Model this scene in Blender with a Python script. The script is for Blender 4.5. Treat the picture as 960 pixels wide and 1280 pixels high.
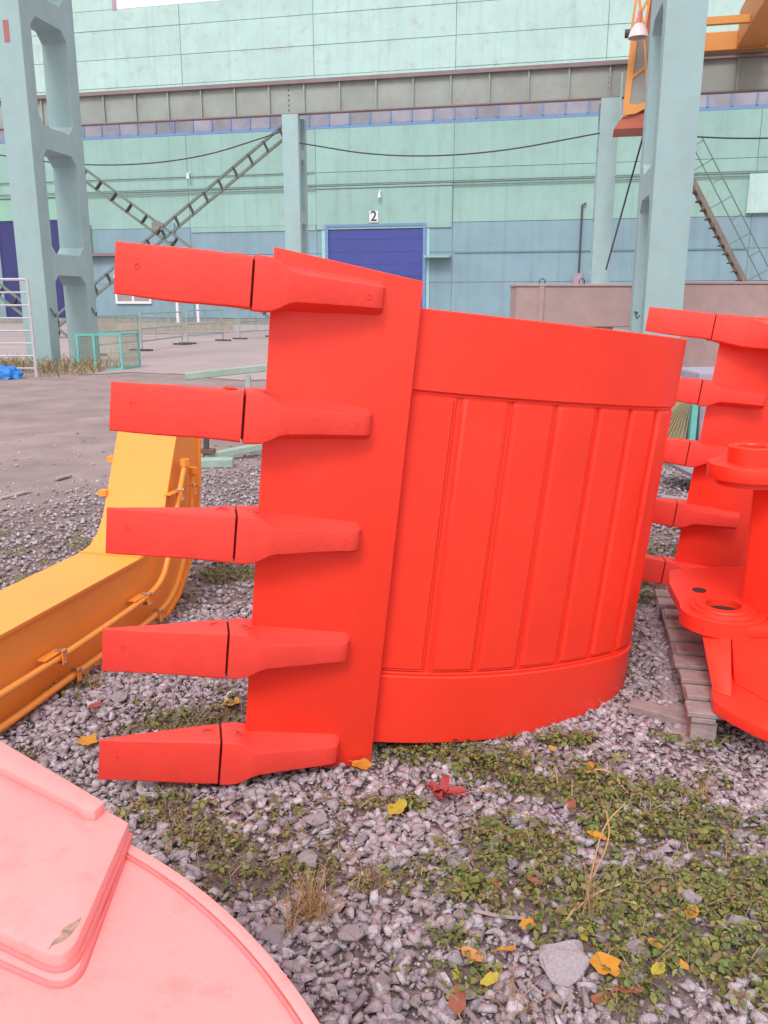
import bpy, bmesh, math, random
import numpy as np
from mathutils import Vector, Matrix
random.seed(7); rng = np.random.default_rng(11)
PI = math.pi; rad = math.radians
for o in list(bpy.data.objects): bpy.data.objects.remove(o)
S = bpy.context.scene; C = S.collection

# ------------------------------------------------------------------ camera
CAM_H = 1.6; FPX = 1050.0; PITCH = math.atan(262/FPX)
cd = bpy.data.cameras.new('camera'); cam = bpy.data.objects.new('camera', cd); C.objects.link(cam)
cam.location = (0, 0, CAM_H); cam.rotation_euler = (PI/2 - PITCH, 0, 0)
cd.sensor_fit = 'VERTICAL'; cd.sensor_height = 36; cd.lens = 36*FPX/1280
cd.clip_end = 1500; cd.clip_start = 0.05
S.camera = cam
S.render.resolution_x = 768; S.render.resolution_y = 1024
# ------------------------------------------------------------------ overcast daylight
SUN_EL = rad(48); SUN_AZ = rad(198)       # compass direction the light comes from (0 = +Y, clockwise)
w = bpy.data.worlds.new('World'); S.world = w; w.use_nodes = True
nt = w.node_tree; bg = nt.nodes['Background']
sky = nt.nodes.new('ShaderNodeTexSky'); sky.sky_type = 'NISHITA'; sky.sun_disc = False
sky.sun_elevation = SUN_EL; sky.sun_rotation = SUN_AZ; sky.air_density = 1.5; sky.dust_density = 6
hs = nt.nodes.new('ShaderNodeHueSaturation'); hs.inputs['Saturation'].default_value = 0.12
mx = nt.nodes.new('ShaderNodeMix'); mx.data_type = 'RGBA'; mx.inputs['Factor'].default_value = 0.6
nt.links.new(sky.outputs[0], hs.inputs['Color']); nt.links.new(hs.outputs[0], mx.inputs[6])
mx.inputs[7].default_value = (9.6, 8.9, 9.2, 1)       # even cloud cover
nt.links.new(mx.outputs[2], bg.inputs['Color']); bg.inputs['Strength'].default_value = 0.125
sd = bpy.data.lights.new('sun', 'SUN'); sun = bpy.data.objects.new('sun', sd); C.objects.link(sun)
sd.energy = 1.2; sd.angle = rad(18); sd.color = (1.0, .95, .92)
ld = Vector((math.sin(SUN_AZ)*math.cos(SUN_EL), math.cos(SUN_AZ)*math.cos(SUN_EL), math.sin(SUN_EL)))
sun.rotation_euler = ld.to_track_quat('Z', 'Y').to_euler(); sun.location = (1, -10, 20)
S.view_settings.view_transform = 'Standard'; S.view_settings.look = 'None'
S.view_settings.gamma = 1; S.view_settings.exposure = 0.24

# ------------------------------------------------------------------ measuring helpers (where things stand on the ground)
cP, sP = math.cos(PITCH), math.sin(PITCH)
def ray(x, y):
    a = (x-480)/FPX; b = (y-640)/FPX
    return np.array([a, cP - b*sP, -sP - b*cP])
def G(x, y, z=0.0):
    r = ray(x, y); return np.array([0, 0, CAM_H]) + r*(z-CAM_H)/r[2]
TH = rad(13)
ROW_T = np.array([math.cos(TH), -math.sin(TH), 0]); ROW_N = np.array([math.sin(TH), math.cos(TH), 0])
def rowM(y0): # frame of a row parallel to the hall: x along it, y away from the camera, z up
    M = Matrix.Identity(4)
    for i in range(3):
        M[i][0] = ROW_T[i]; M[i][1] = ROW_N[i]; M[i][2] = (0, 0, 1)[i]; M[i][3] = (0, y0, 0)[i]
    return M

# ------------------------------------------------------------------ materials
MATS = {}
def mat(name, col, rough=.6, var=.12, scale=3.0, bump=.0, bscale=60, dirt=None, dirt_amt=.35, dirt_scale=2.0, streak=None,
        spec=.5, metal=0, island=None, objvar=0, coat=0, coords='Object'):
    if name in MATS: return MATS[name]
    m = bpy.data.materials.new(name); m.use_nodes = True; N = m.node_tree.nodes; L = m.node_tree.links
    b = N['Principled BSDF']; b.inputs['Roughness'].default_value = rough; b.inputs['Metallic'].default_value = metal
    b.inputs['Specular IOR Level'].default_value = spec; b.inputs['Coat Weight'].default_value = coat
    tc = N.new('ShaderNodeTexCoord'); co = tc.outputs[coords]
    if coords == 'World':
        pass
    nz = N.new('ShaderNodeTexNoise'); nz.inputs['Scale'].default_value = scale; nz.inputs['Detail'].default_value = 6
    nz.inputs['Roughness'].default_value = .65
    L.new(co, nz.inputs['Vector'])
    mr = N.new('ShaderNodeMapRange'); mr.inputs[1].default_value = .3; mr.inputs[2].default_value = .7
    mr.inputs[3].default_value = 1-var; mr.inputs[4].default_value = 1+var
    L.new(nz.outputs['Fac'], mr.inputs[0])
    hsv = N.new('ShaderNodeHueSaturation'); hsv.inputs['Color'].default_value = (*col, 1)
    L.new(mr.outputs[0], hsv.inputs['Value'])
    out = hsv.outputs[0]
    if island:
        g = N.new('ShaderNodeNewGeometry'); cr = N.new('ShaderNodeValToRGB'); cr.color_ramp.interpolation = 'LINEAR'
        els = cr.color_ramp.elements
        while len(els) < len(island): els.new(.5)
        for i, c in enumerate(island):
            els[i].position = i/(len(island)-1); els[i].color = (*c, 1)
        L.new(g.outputs['Random Per Island'], cr.inputs['Fac']); L.new(cr.outputs[0], hsv.inputs['Color'])
    if objvar:
        oi = N.new('ShaderNodeObjectInfo'); m2 = N.new('ShaderNodeMapRange')
        m2.inputs[3].default_value = 1-objvar; m2.inputs[4].default_value = 1+objvar
        L.new(oi.outputs['Random'], m2.inputs[0])
        mm = N.new('ShaderNodeMath'); mm.operation = 'MULTIPLY'; L.new(mr.outputs[0], mm.inputs[0]); L.new(m2.outputs[0], mm.inputs[1])
        L.new(mm.outputs[0], hsv.inputs['Value'])
    if dirt:
        n2 = N.new('ShaderNodeTexNoise'); n2.inputs['Scale'].default_value = dirt_scale; n2.inputs['Detail'].default_value = 9
        n2.inputs['Roughness'].default_value = .72; L.new(co, n2.inputs['Vector'])
        r2 = N.new('ShaderNodeMapRange'); r2.inputs[1].default_value = .52; r2.inputs[2].default_value = .75
        r2.inputs[4].default_value = dirt_amt; L.new(n2.outputs['Fac'], r2.inputs[0])
        mi = N.new('ShaderNodeMix'); mi.data_type = 'RGBA'; L.new(r2.outputs[0], mi.inputs[0]); L.new(out, mi.inputs[6])
        mi.inputs[7].default_value = (*dirt, 1); out = mi.outputs[2]
    if streak:      # rain run-off marks
        mp = N.new('ShaderNodeMapping'); mp.inputs['Scale'].default_value = (2.2, 2.2, .12); L.new(co, mp.inputs['Vector'])
        n4 = N.new('ShaderNodeTexNoise'); n4.inputs['Scale'].default_value = 1.0; n4.inputs['Detail'].default_value = 7; n4.inputs['Roughness'].default_value = .7
        L.new(mp.outputs[0], n4.inputs['Vector']); r4 = N.new('ShaderNodeMapRange'); r4.inputs[1].default_value = .5; r4.inputs[2].default_value = .78; r4.inputs[4].default_value = .6
        L.new(n4.outputs['Fac'], r4.inputs[0]); m4 = N.new('ShaderNodeMix'); m4.data_type = 'RGBA'; L.new(r4.outputs[0], m4.inputs[0]); L.new(out, m4.inputs[6])
        m4.inputs[7].default_value = (*streak, 1); out = m4.outputs[2]
    L.new(out, b.inputs['Base Color'])
    rr = N.new('ShaderNodeMapRange'); rr.inputs[3].default_value = max(0, rough-.08); rr.inputs[4].default_value = min(1, rough+.1)
    L.new(nz.outputs['Fac'], rr.inputs[0]); L.new(rr.outputs[0], b.inputs['Roughness'])
    if bump:
        n3 = N.new('ShaderNodeTexNoise'); n3.inputs['Scale'].default_value = bscale; n3.inputs['Detail'].default_value = 4
        L.new(co, n3.inputs['Vector'])
        bp = N.new('ShaderNodeBump'); bp.inputs['Strength'].default_value = bump; bp.inputs['Distance'].default_value = .01
        L.new(n3.outputs['Fac'], bp.inputs['Height']); L.new(bp.outputs[0], b.inputs['Normal'])
    MATS[name] = m; return m
RED = mat('red_paint', (.93, .046, .022), .40, .05, 2.2, .10, 22, (.66, .075, .05), .35, 2.2, spec=.5)
CAST = mat('red_painted_casting', (.88, .064, .046), .55, .07, 7, .16, 45, (.60, .075, .055), .3, 12, spec=.4)
GAPM = mat('dark_tooth_joint', (.16, .018, .014), .8)  # dark red filler for the gap between tip and adapter
PINK = mat('pale_pink_primer', (.90, .345, .335), .6, .06, 2.5, .12, 60, (.82, .23, .22), .65, 13)
PINKE = mat('deeper_pink', (.82, .22, .22), .55, .06, 4, .1, 60)  # deeper pink; on the plate step lines it stands for shade
SCRAPE = mat('scraped_steel', (.42, .27, .22), .7, .5, 60, .4, 120)
YEL = mat('yellow_orange_paint', (.95, .37, .06), .4, .05, 2.5, .06, 40, (.80, .27, .08), .3, 5)
BOLT = mat('zinc_bolt', (.42, .32, .30), .4, .2, 30, metal=.6)
CONC = mat('pale_concrete_paint', (.345, .50, .515), .85, .07, 1.6, .25, 40, (.38, .38, .37), .45, 2.2)
MINT = mat('mint_panel_paint', (.30, .50, .455), .85, .08, .35, .2, 3, (.30, .30, .28), .5, 1.1, objvar=.035, streak=(.22, .33, .30))
MINT2 = mat('pale_mint_with_bloom', (.47, .68, .64), .85, .08, .35, .2, 3, (.40, .32, .34), .6, 1.1, objvar=.03, streak=(.36, .47, .46))  # paler mint; sky bloom on the upper rows is put into this colour
BAND = mat('blue_grey_band_paint', (.235, .365, .43), .85, .1, .4, .2, 3, (.25, .34, .33), .4, .6, objvar=.04, streak=(.17, .25, .29))
GREENP = mat('green_lintel_paint', (.28, .52, .41), .85, .08, .6)
JOINT = mat('dark_joint', (.24, .33, .31), .9, .2, 1)
BLUED = mat('blue_door_paint', (.055, .075, .30), .6, .1, .5, .1, 8, (.1, .12, .33), .3, 1)
NAVY = mat('navy_door_paint', (.04, .045, .17), .7, .1, .5)
BLUEF = mat('blue_frame_paint', (.16, .28, .50), .6, .08, 2)
PALEF = mat('pale_frame_paint', (.36, .60, .62), .7, .08, 2)
PANE = mat('dusty_mauve_glass', (.27, .27, .32), .35, .25, .6, spec=.6, objvar=.2)
WGLASS = mat('sky_white_glazing', (.93, .93, .95), .3, .03, .5, spec=.6)  # near-white base colour paints the sky's reflection into the glass
WHITE = mat('white_paint', (.80, .79, .81), .6, .05, 3)
GIRD = mat('weathered_girder', (.32, .365, .34), .75, .14, .9, .1, 10, (.30, .19, .17), .45, 1.5)
GIRDF = mat('girder_flange', (.25, .20, .21), .7, .15, 1)
STEELG = mat('green_grey_steel', (.17, .22, .195), .7, .15, 3, 0, 10, (.2, .13, .1), .4, 5)
DSTEEL = mat('dark_steel', (.07, .07, .075), .7, .2, 5)
MINTS = mat('mint_steel_paint', (.32, .44, .38), .6, .12, 5, 0, 10, (.28, .2, .16), .45, 12)
TEAL = mat('teal_steel_paint', (.16, .50, .46), .6, .12, 5)
CRANE = mat('orange_crane_paint', (.74, .34, .09), .55, .08, 2, 0, 10, (.5, .18, .1), .35, 2)
CRANED = mat('rust_red_crane_paint', (.46, .13, .08), .6, .15, 2)
GREYG = mat('grey_cab_glass', (.30, .30, .29), .3, .15, 2)
SLAB = mat('pinkish_concrete', (.40, .29, .28), .9, .12, 1.2, .3, 25, (.27, .19, .19), .5, 1.5)
WOOD = mat('weathered_grey_wood', (.35, .28, .28), .85, .25, 18, .5, 60, (.26, .19, .18), .5, 9, objvar=.14)
ROAD = mat('compacted_road', (.30, .23, .222), .95, .25, 1.3, .9, 30, (.215, .165, .155), .85, .55)
PATH = mat('pale_concrete_path', (.41, .33, .34), .95, .1, .6, .3, 15, (.32, .255, .26), .8, .35)
SOIL = mat('gravelly_soil', (.235, .175, .17), .95, .45, 30, 1.0, 80, (.15, .11, .075), .8, 3)
STONE = mat('crushed_granite', (.4, .35, .4), .85, .3, 70, .7, 160,
            island=[(.29, .24, .265), (.45, .385, .43), (.53, .46, .505), (.42, .34, .36), (.62, .57, .61), (.30, .26, .31), (.46, .39, .40), (.33, .26, .265)])
ROCK = mat('pale_granite_rock', (.47, .42, .45), .85, .3, 14, .7, 50, (.36, .30, .31), .5, 14, objvar=.1)
LEAFG = mat('weed_leaves', (.1, .15, .03), .55, .15, 30,
            island=[(.12, .19, .035), (.11, .15, .03), (.19, .22, .05), (.25, .24, .055), (.09, .13, .035), (.28, .29, .09), (.24, .15, .07), (.15, .18, .04), (.20, .12, .08)])
MOSS = mat('brown_moss', (.2, .15, .06), .8, .15, 30, island=[(.24, .17, .09), (.20, .18, .05), (.30, .21, .13), (.15, .11, .07), (.22, .21, .07), (.33, .22, .17)])
THATCH = mat('dead_stems', (.3, .2, .15), .8, .1, 20, island=[(.22, .15, .12), (.34, .25, .16), (.17, .11, .09), (.42, .31, .2)])
STRAW = mat('straw_blades', (.5, .3, .12), .7, .1, 20, island=[(.46, .28, .12), (.58, .38, .18), (.36, .2, .1), (.30, .27, .09)])
YLEAF = mat('yellow_leaf', (.62, .29, .03), .6, .15, 40, .3, 60, (.6, .22, .05), .6, 30)
YGLEAF = mat('lemon_leaf', (.50, .40, .05), .6, .15, 40, .3, 60)
BLEAF = mat('brown_leaf', (.38, .13, .08), .7, .2, 40, .4, 60)
RLEAF = mat('red_leaf', (.40, .06, .065), .55, .2, 30, .3, 60, (.3, .08, .05), .5, 20)
STEMM = mat('leaf_stem', (.5, .35, .12), .7)
GRASSD = mat('dry_verge_grass', (.3, .2, .1), .8, .2, 5, island=[(.35, .24, .13), (.25, .2, .08), (.42, .3, .18), (.2, .2, .07)])
TARP = mat('bright_blue_tarp', (.03, .22, .70), .5, .15, 8)
PAPER = mat('off_white_paper', (.75, .70, .66), .8, .08, 20)
PLAST = mat('grey_lilac_plastic', (.36, .33, .42), .5, .1, 6)
GREYM = mat('grey_metal', (.30, .30, .34), .6, .15, 6)
MESHM = mat('green_wire_net', (.30, .36, .25), .7, .2, 6)
INK = mat('dark_lettering', (.04, .04, .10), .6)

# ------------------------------------------------------------------ mesh helpers
def meshdata(name, V, Fc, m, smooth=None):
    me = bpy.data.meshes.new(name); me.from_pydata([tuple(map(float, v)) for v in V], [], [list(map(int, f)) for f in Fc])
    me.materials.append(m); me.validate(); 
    if smooth is not None:
        me.polygons.foreach_set('use_smooth', [True]*len(me.polygons)); me.set_sharp_from_angle(angle=rad(smooth))
    me.update(); return me
def wm(o):      # world matrix of not yet evaluated objects
    return wm(o.parent) @ o.matrix_local if o.parent else o.matrix_basis.copy()
def link(name, me, parent=None, M=None):
    o = bpy.data.objects.new(name, me); C.objects.link(o)
    M = M or Matrix.Identity(4)
    if parent:
        o.parent = parent; o.matrix_basis = PW(parent).inverted() @ M
    else: o.matrix_basis = M
    return o
def PW(o):
    return (PW(o.parent) if o.parent else Matrix.Identity(4)) @ o.matrix_basis
def fixn(V, Fc):
    bm = bmesh.new(); vs = [bm.verts.new(v) for v in V]
    for f in Fc:
        try: bm.faces.new([vs[i] for i in f])
        except ValueError: pass
    bmesh.ops.recalc_face_normals(bm, faces=bm.faces); return bm
def bmobj(name, bm, m, parent=None, M=None, smooth=None, bevel=0, seg=2, ang=30):
    if bevel:
        es = [e for e in bm.edges if len(e.link_faces) == 2 and e.calc_face_angle(0) > rad(ang)]
        bmesh.ops.bevel(bm, geom=es, offset=bevel, segments=seg, affect='EDGES', profile=.6)
    me = bpy.data.meshes.new(name); bm.to_mesh(me); bm.free(); me.materials.append(m)
    if smooth is not None:
        me.polygons.foreach_set('use_smooth', [True]*len(me.polygons)); me.set_sharp_from_angle(angle=rad(smooth))
    return link(name, me, parent, M)
class MB:
    def __init__(s): s.V = []; s.F = []
    def add(s, V, F):
        n = len(s.V); s.V += [tuple(v) for v in V]; s.F += [[i+n for i in f] for f in F]; return s
    def box(s, x0, x1, y0, y1, z0, z1):
        V = [(x, y, z) for z in (z0, z1) for y in (y0, y1) for x in (x0, x1)]
        return s.add(V, [(0, 2, 3, 1), (4, 5, 7, 6), (0, 1, 5, 4), (2, 6, 7, 3), (0, 4, 6, 2), (1, 3, 7, 5)])
    def prism(s, P, ax, a0, a1):    # polygon P in the two other axes, extruded along axis ax
        n = len(P); V = []
        for a in (a0, a1):
            for p in P:
                v = [0, 0, 0]; k = [i for i in range(3) if i != ax]; v[k[0]], v[k[1]] = p; v[ax] = a; V.append(v)
        return s.add(V, [list(range(n))[::-1], list(range(n, 2*n))]+[(i, (i+1) % n, n+(i+1) % n, n+i) for i in range(n)])
    def bar(s, p, q, w_, h_, up=(0, 0, 1)):     # rectangular bar from p to q
        p = Vector(p); q = Vector(q); d = (q-p).normalized(); u = Vector(up)
        if abs(d.dot(u)) > .99: u = Vector((1, 0, 0))
        x = d.cross(u).normalized(); y = x.cross(d)
        V = [c+x*a*w_/2+y*b*h_/2 for c in (p, q) for a, b in ((-1, -1), (1, -1), (1, 1), (-1, 1))]
        return s.add(V, [(3, 2, 1, 0), (4, 5, 6, 7)]+[(i, (i+1) % 4, 4+(i+1) % 4, 4+i) for i in range(4)])
    def tube(s, pts, r, n=8, caps=True):
        P = [Vector(p) for p in pts]; rings = []; x = None
        for i, p in enumerate(P):
            d = (P[min(i+1, len(P)-1)]-P[max(i-1, 0)]).normalized()
            if x is None: x = d.cross(Vector((0, 0, 1)) if abs(d.z) < .9 else Vector((1, 0, 0))).normalized()
            x = (x-d*x.dot(d)).normalized(); y = d.cross(x)
            rr = r[i] if hasattr(r, '__len__') else r
            rings.append([p+(x*math.cos(2*PI*k/n)+y*math.sin(2*PI*k/n))*rr for k in range(n)])
        V = [v for R_ in rings for v in R_]
        F = [(i*n+k, i*n+(k+1) % n, (i+1)*n+(k+1) % n, (i+1)*n+k) for i in range(len(P)-1) for k in range(n)]
        if caps: F += [list(range(n))[::-1], list(range((len(P)-1)*n, len(P)*n))]
        return s.add(V, F)
    def lathe(s, prof, c=(0, 0, 0), n=32):      # prof: (r, z) list, about z, closed loop
        m_ = len(prof); V = []
        for k in range(n):
            a = 2*PI*k/n
            for r, z in prof: V.append((c[0]+r*math.cos(a), c[1]+r*math.sin(a), c[2]+z))
        return s.add(V, [(k*m_+i, ((k+1) % n)*m_+i, ((k+1) % n)*m_+(i+1) % m_, k*m_+(i+1) % m_) for k in range(n) for i in range(m_)])
    def bm(s): return fixn(s.V, s.F)
    def build(s, name, m, parent=None, M=None, smooth=None, bevel=0, seg=2, ang=30):
        return bmobj(name, s.bm(), m, parent, M, smooth, bevel, seg, ang)
def tag(o, label=None, cat=None, group=None, kind=None):
    if label: o['label'] = label
    if cat: o['category'] = cat
    if group: o['group'] = group
    if kind: o['kind'] = kind
    return o
def thing(name, label, cat, loc=(0, 0, 0), group=None, M=None):
    o = bpy.data.objects.new(name, None); C.objects.link(o); o.empty_display_size = .1
    o.matrix_basis = M or Matrix.Translation(loc)
    return tag(o, label, cat, group)
def dup(root, M, label, group=None):
    r = root.copy(); C.objects.link(r); r.matrix_basis = M; r['label'] = label
    if group: r['group'] = group
    for ch in list(root.children):
        c = ch.copy(); C.objects.link(c); c.parent = r
        for g in ch.children:
            d = g.copy(); C.objects.link(d); d.parent = c
    return r
def rowpt(M, s_, y, z): return (M @ Vector((s_, y, z)))

# value noise for terrain and scattering
_g = rng.random((64, 64))
def vnoise(x, y):
    x = np.asarray(x, float); y = np.asarray(y, float); xi = np.floor(x).astype(int); yi = np.floor(y).astype(int)
    fx = x-xi; fy = y-yi; fx = fx*fx*(3-2*fx); fy = fy*fy*(3-2*fy)
    g = lambda a, b: _g[a % 64, b % 64]
    return (g(xi, yi)*(1-fx)+g(xi+1, yi)*fx)*(1-fy)+(g(xi, yi+1)*(1-fx)+g(xi+1, yi+1)*fx)*fy
def gz(x, y):       # ground height
    x = np.asarray(x, float); y = np.asarray(y, float)
    d = np.clip((12-np.hypot(x, y))/6, 0, 1)
    return d*(.035*(vnoise(x*1.3+5, y*1.3+9)-.5)+.014*(vnoise(x*5, y*5)-.5))

# ================================================================== GROUND
ax = np.concatenate([-np.geomspace(400, 5, 26), np.linspace(-4.8, 4.8, 121), np.geomspace(5, 400, 26)])
ay = np.concatenate([-np.geomspace(200, .6, 14), np.linspace(-.4, 10, 131), np.geomspace(10.2, 500, 30)])
X, Y = np.meshgrid(ax, ay); Z = gz(X, Y)
V = np.stack([X.ravel(), Y.ravel(), Z.ravel()], 1); nx = len(ax)
Fc = [(j*nx+i, j*nx+i+1, (j+1)*nx+i+1, (j+1)*nx+i) for j in range(len(ay)-1) for i in range(nx-1)]
g = link('ground', meshdata('ground', V, Fc, SOIL, 60)); g['kind'] = 'structure'

def edge_y(x):      # near edge of the compacted road
    x = np.asarray(x, float)
    return np.where(x < -1.4, 8.0+(x+1.4)*1.15, 8.0+(x+1.4)*1.35)+.25*(vnoise(x*2.1, x*0+3)-.5)+.1*(vnoise(x*9, x*0+7)-.5)
xs = np.concatenate([np.linspace(-60, -8, 27), np.linspace(-7.9, 6, 140), np.linspace(6.2, 60, 28)])
ye = np.maximum(edge_y(xs), 2.5); rows = [0, .15, .5, 1.2, 2.5, 5, 9, 15, 25, 50]
ye = np.where(xs < -5, np.maximum(ye, 3.5), ye)
V = []
for r_ in rows:
    for x_, y_ in zip(xs, ye):
        yy = y_+r_*(1 if y_ < 20 else .6); V.append((x_, yy, float(gz(x_, yy))+(.004 if r_ else -.02)+.004*min(r_, 1)))
n_ = len(xs); Fc = [(j*n_+i, j*n_+i+1, (j+1)*n_+i+1, (j+1)*n_+i) for j in range(len(rows)-1) for i in range(n_-1)]
rd = link('road', meshdata('road', V, Fc, ROAD, 60)); rd['kind'] = 'structure'
# pale path that passes the columns and runs to the hall
pp = [(x_, 18.2+.9*math.sin(x_*.7)+1.1*float(vnoise(x_*1.7, 2.2))) for x_ in np.linspace(-7, 14, 90)]+[(14, 58), (-40, 69), (-40, 33), (-12, 26)]
tag(MB().prism(pp, 2, .016, .03).build('path', PATH), kind='structure')

# ---- gravel
def hullrock(npts, sc=(1, .85, .65), seed=0):
    r = np.random.default_rng(seed); P = r.normal(size=(npts, 3)); P /= np.linalg.norm(P, axis=1)[:, None]
    P *= (.75+.35*r.random((npts, 1))); P *= np.array(sc)
    bm = bmesh.new(); [bm.verts.new(p) for p in P]; h = bmesh.ops.convex_hull(bm, input=bm.verts)
    bmesh.ops.delete(bm, geom=[v for v in bm.verts if not v.link_faces], context='VERTS')
    bmesh.ops.recalc_face_normals(bm, faces=bm.faces); bmesh.ops.triangulate(bm, faces=bm.faces)
    bm.verts.index_update(); V = np.array([v.co[:] for v in bm.verts]); F = np.array([[v.index for v in f.verts] for f in bm.faces]); bm.free()
    return V, F
def euler_mats(a, b, c):
    ca, sa, cb, sb, cc, sc = np.cos(a), np.sin(a), np.cos(b), np.sin(b), np.cos(c), np.sin(c)
    M = np.empty((len(a), 3, 3))
    M[:, 0, 0] = cb*cc; M[:, 0, 1] = sa*sb*cc-ca*sc; M[:, 0, 2] = ca*sb*cc+sa*sc
    M[:, 1, 0] = cb*sc; M[:, 1, 1] = sa*sb*sc+ca*cc; M[:, 1, 2] = ca*sb*sc-sa*cc
    M[:, 2, 0] = -sb; M[:, 2, 1] = sa*cb; M[:, 2, 2] = ca*cb
    return M
def scatter(name, variants, P, size, M, m, smooth=False):     # joins many small pieces into one mesh
    nv = len(variants); which = rng.integers(0, nv, len(P)); VV = []; FF = []; off = 0
    for k, (v, f) in enumerate(variants):
        idx = np.where(which == k)[0]
        if not len(idx): continue
        W_ = np.einsum('nij,vj->nvi', M[idx], v)*size[idx][:, None, None]+P[idx][:, None, :]
        VV.append(W_.reshape(-1, 3)); FF.append((f[None]+(np.arange(len(idx))*len(v))[:, None, None]).reshape(-1, 3)+off); off += len(idx)*len(v)
    VV = np.concatenate(VV); FF = np.concatenate(FF); me = bpy.data.meshes.new(name)
    me.vertices.add(len(VV)); me.vertices.foreach_set('co', VV.ravel()); me.loops.add(FF.size); me.loops.foreach_set('vertex_index', FF.ravel().astype(np.int32))
    me.polygons.add(len(FF)); me.polygons.foreach_set('loop_start', np.arange(0, FF.size, 3, dtype=np.int32)); me.polygons.foreach_set('loop_total', np.full(len(FF), 3, dtype=np.int32))
    me.materials.append(m); me.update(calc_edges=True); me.validate()
    if smooth: me.polygons.foreach_set('use_smooth', [True]*len(FF))
    return link(name, me)
# weed patches on the ground: (x, y of the middle as read off the ground, radius along x, along y)
WEEDS = [(*G(x, y)[:2], rx, ry) for x, y, rx, ry in (
    (830, 1030, .34, .24), (700, 985, .24, .16), (760, 1120, .30, .20), (900, 1110, .30, .26), (640, 960, .20, .12),
    (930, 1220, .15, .14), (560, 945, .26, .07), (210, 1020, .16, .10), (260, 1065, .14, .09), (350, 1095, .20, .12),
    (590, 1225, .10, .08), (600, 1115, .12, .09), (255, 905, .26, .14), (870, 930, .16, .06), (700, 925, .2, .05), (490, 1100, .13, .07),
    (660, 1060, .18, .12), (800, 1240, .07, .05), (290, 720, .2, .14), (560, 1180, .08, .06), (480, 1010, .10, .05), (870, 1180, .2, .12))]
def weedm(x, y):
    x = np.asarray(x); y = np.asarray(y); d = np.zeros(x.shape)
    for cx, cy, rx, ry in WEEDS:
        d = np.maximum(d, 1.25-np.sqrt(((x-cx)/(rx*1.15))**2+((y-cy)/(ry*1.15))**2))
    return np.clip(d+.9*(vnoise(x*7+3, y*7+1)-.5)+.5*(vnoise(x*19, y*19)-.5), 0, 1)
def field(n, y0, y1, pad=.3):
    y = np.sqrt(rng.random(n)*(y1*y1-y0*y0)+y0*y0); x = (rng.random(n)*2-1)*(.53*y+pad); return x, y
def stones(n, y0, y1, s0, s1, pad=.35, lift=.25):
    x, y = field(n, y0, y1, pad)
    keep = rng.random(n) > np.clip((weedm(x, y)-.12)*1.6, 0, .86)
    ey = edge_y(x); keep &= rng.random(n) > np.clip(.25+(y-ey+.6)/2.2*.7, 0, .975)*(y > ey-.9)
    x, y = x[keep], y[keep]; s_ = s0+(s1-s0)*rng.random(len(x))**1.7
    P = np.stack([x, y, gz(x, y)+s_*lift], 1); M = euler_mats(rng.random(len(x))*.8-.4, rng.random(len(x))*.8-.4, rng.random(len(x))*6.28)
    return P, s_, M
v1 = [hullrock(9, seed=i, sc=(1, .55+.35*((i*7) % 5)/4, .5)) for i in range(16)]
v2 = [hullrock(8, seed=50+i) for i in range(8)]
a1 = stones(15000, .9, 2.5, .012, .036, lift=.5, pad=.6); a2 = stones(30000, 2.5, 4.3, .012, .032, lift=.5, pad=.6)
a = tuple(np.concatenate([p_, q_]) for p_, q_ in zip(a1, a2)); b = stones(28000, .9, 4.3, .0055, .010, lift=1.7)
c_ = stones(44000, 4.3, 10.5, .012, .030, lift=.5, pad=.6)
big = stones(260, 1.0, 5.0, .034, .046)
tag(scatter('gravel', v1, np.concatenate([a[0], big[0]]), np.concatenate([a[1], big[1]]), np.concatenate([a[2], big[2]]), STONE), kind='stuff')
tag(scatter('gravel_chips', v2, b[0], b[1], b[2], STONE), kind='stuff')
tag(scatter('distant_gravel', v2, *c_, STONE), kind='stuff')

# ---- weeds: small three-leaflet plants, dead stems
def leaflet(L_, W_, ang, bend, tilt):
    pts = [(0, 0), (.35, .42), (.7, .5), (1, .0), (.7, -.5), (.35, -.42)]
    V = [(0, 0, 0)]; mid = (.55*L_, 0, -.12*L_)
    V = []
    for u, v in pts: V.append((u*L_, v*W_, abs(v)*bend*L_ - u*u*tilt*L_))
    V.append((.55*L_, 0, -.10*L_-.3*tilt*L_*.5)); V = np.array(V)
    ca, sa = math.cos(ang), math.sin(ang); R_ = np.array([[ca, -sa, 0], [sa, ca, 0], [0, 0, 1]])
    return V@R_.T, np.array([[6, i, (i+1) % 6] for i in range(6)])
def sprig(nl, L_, W_, seed):
    r = np.random.default_rng(seed); out = []
    for k in range(nl):
        a_ = 6.28*k/nl+r.random()*.6; v, f = leaflet(L_*(.8+.4*r.random()), W_*(.8+.4*r.random()), a_, .25+.2*r.random(), .2+.5*r.random())
        out.append((v+np.array([math.cos(a_)*.1, math.sin(a_)*.1, .1*r.random()]), f))
    V = np.concatenate([o[0] for o in out]); F = np.concatenate([o[1]+i*7 for i, o in enumerate(out)]); return V, F
sp = [sprig(k, 1, w_, 9+i) for i, (k, w_) in enumerate(((3, .8), (3, .95), (4, .7), (2, .6), (3, .7), (5, .5)))]
x, y = field(130000, .9, 6.0); k_ = rng.random(len(x)) < np.clip(weedm(x, y)-.12, 0, 1)*1.0; x, y = x[k_], y[k_]; mossy = (x < .02+.25*(vnoise(y*3, x*3)-.5)); k2 = ~mossy | (rng.random(len(x)) < .33); xm, ym = x[~k2], y[~k2]; x, y = x[k2][:14000], y[k2][:14000]; xm, ym = xm[:9000], ym[:9000]
P = np.stack([x, y, gz(x, y)+.010+.04*rng.random(len(x))**1.5], 1)
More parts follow.
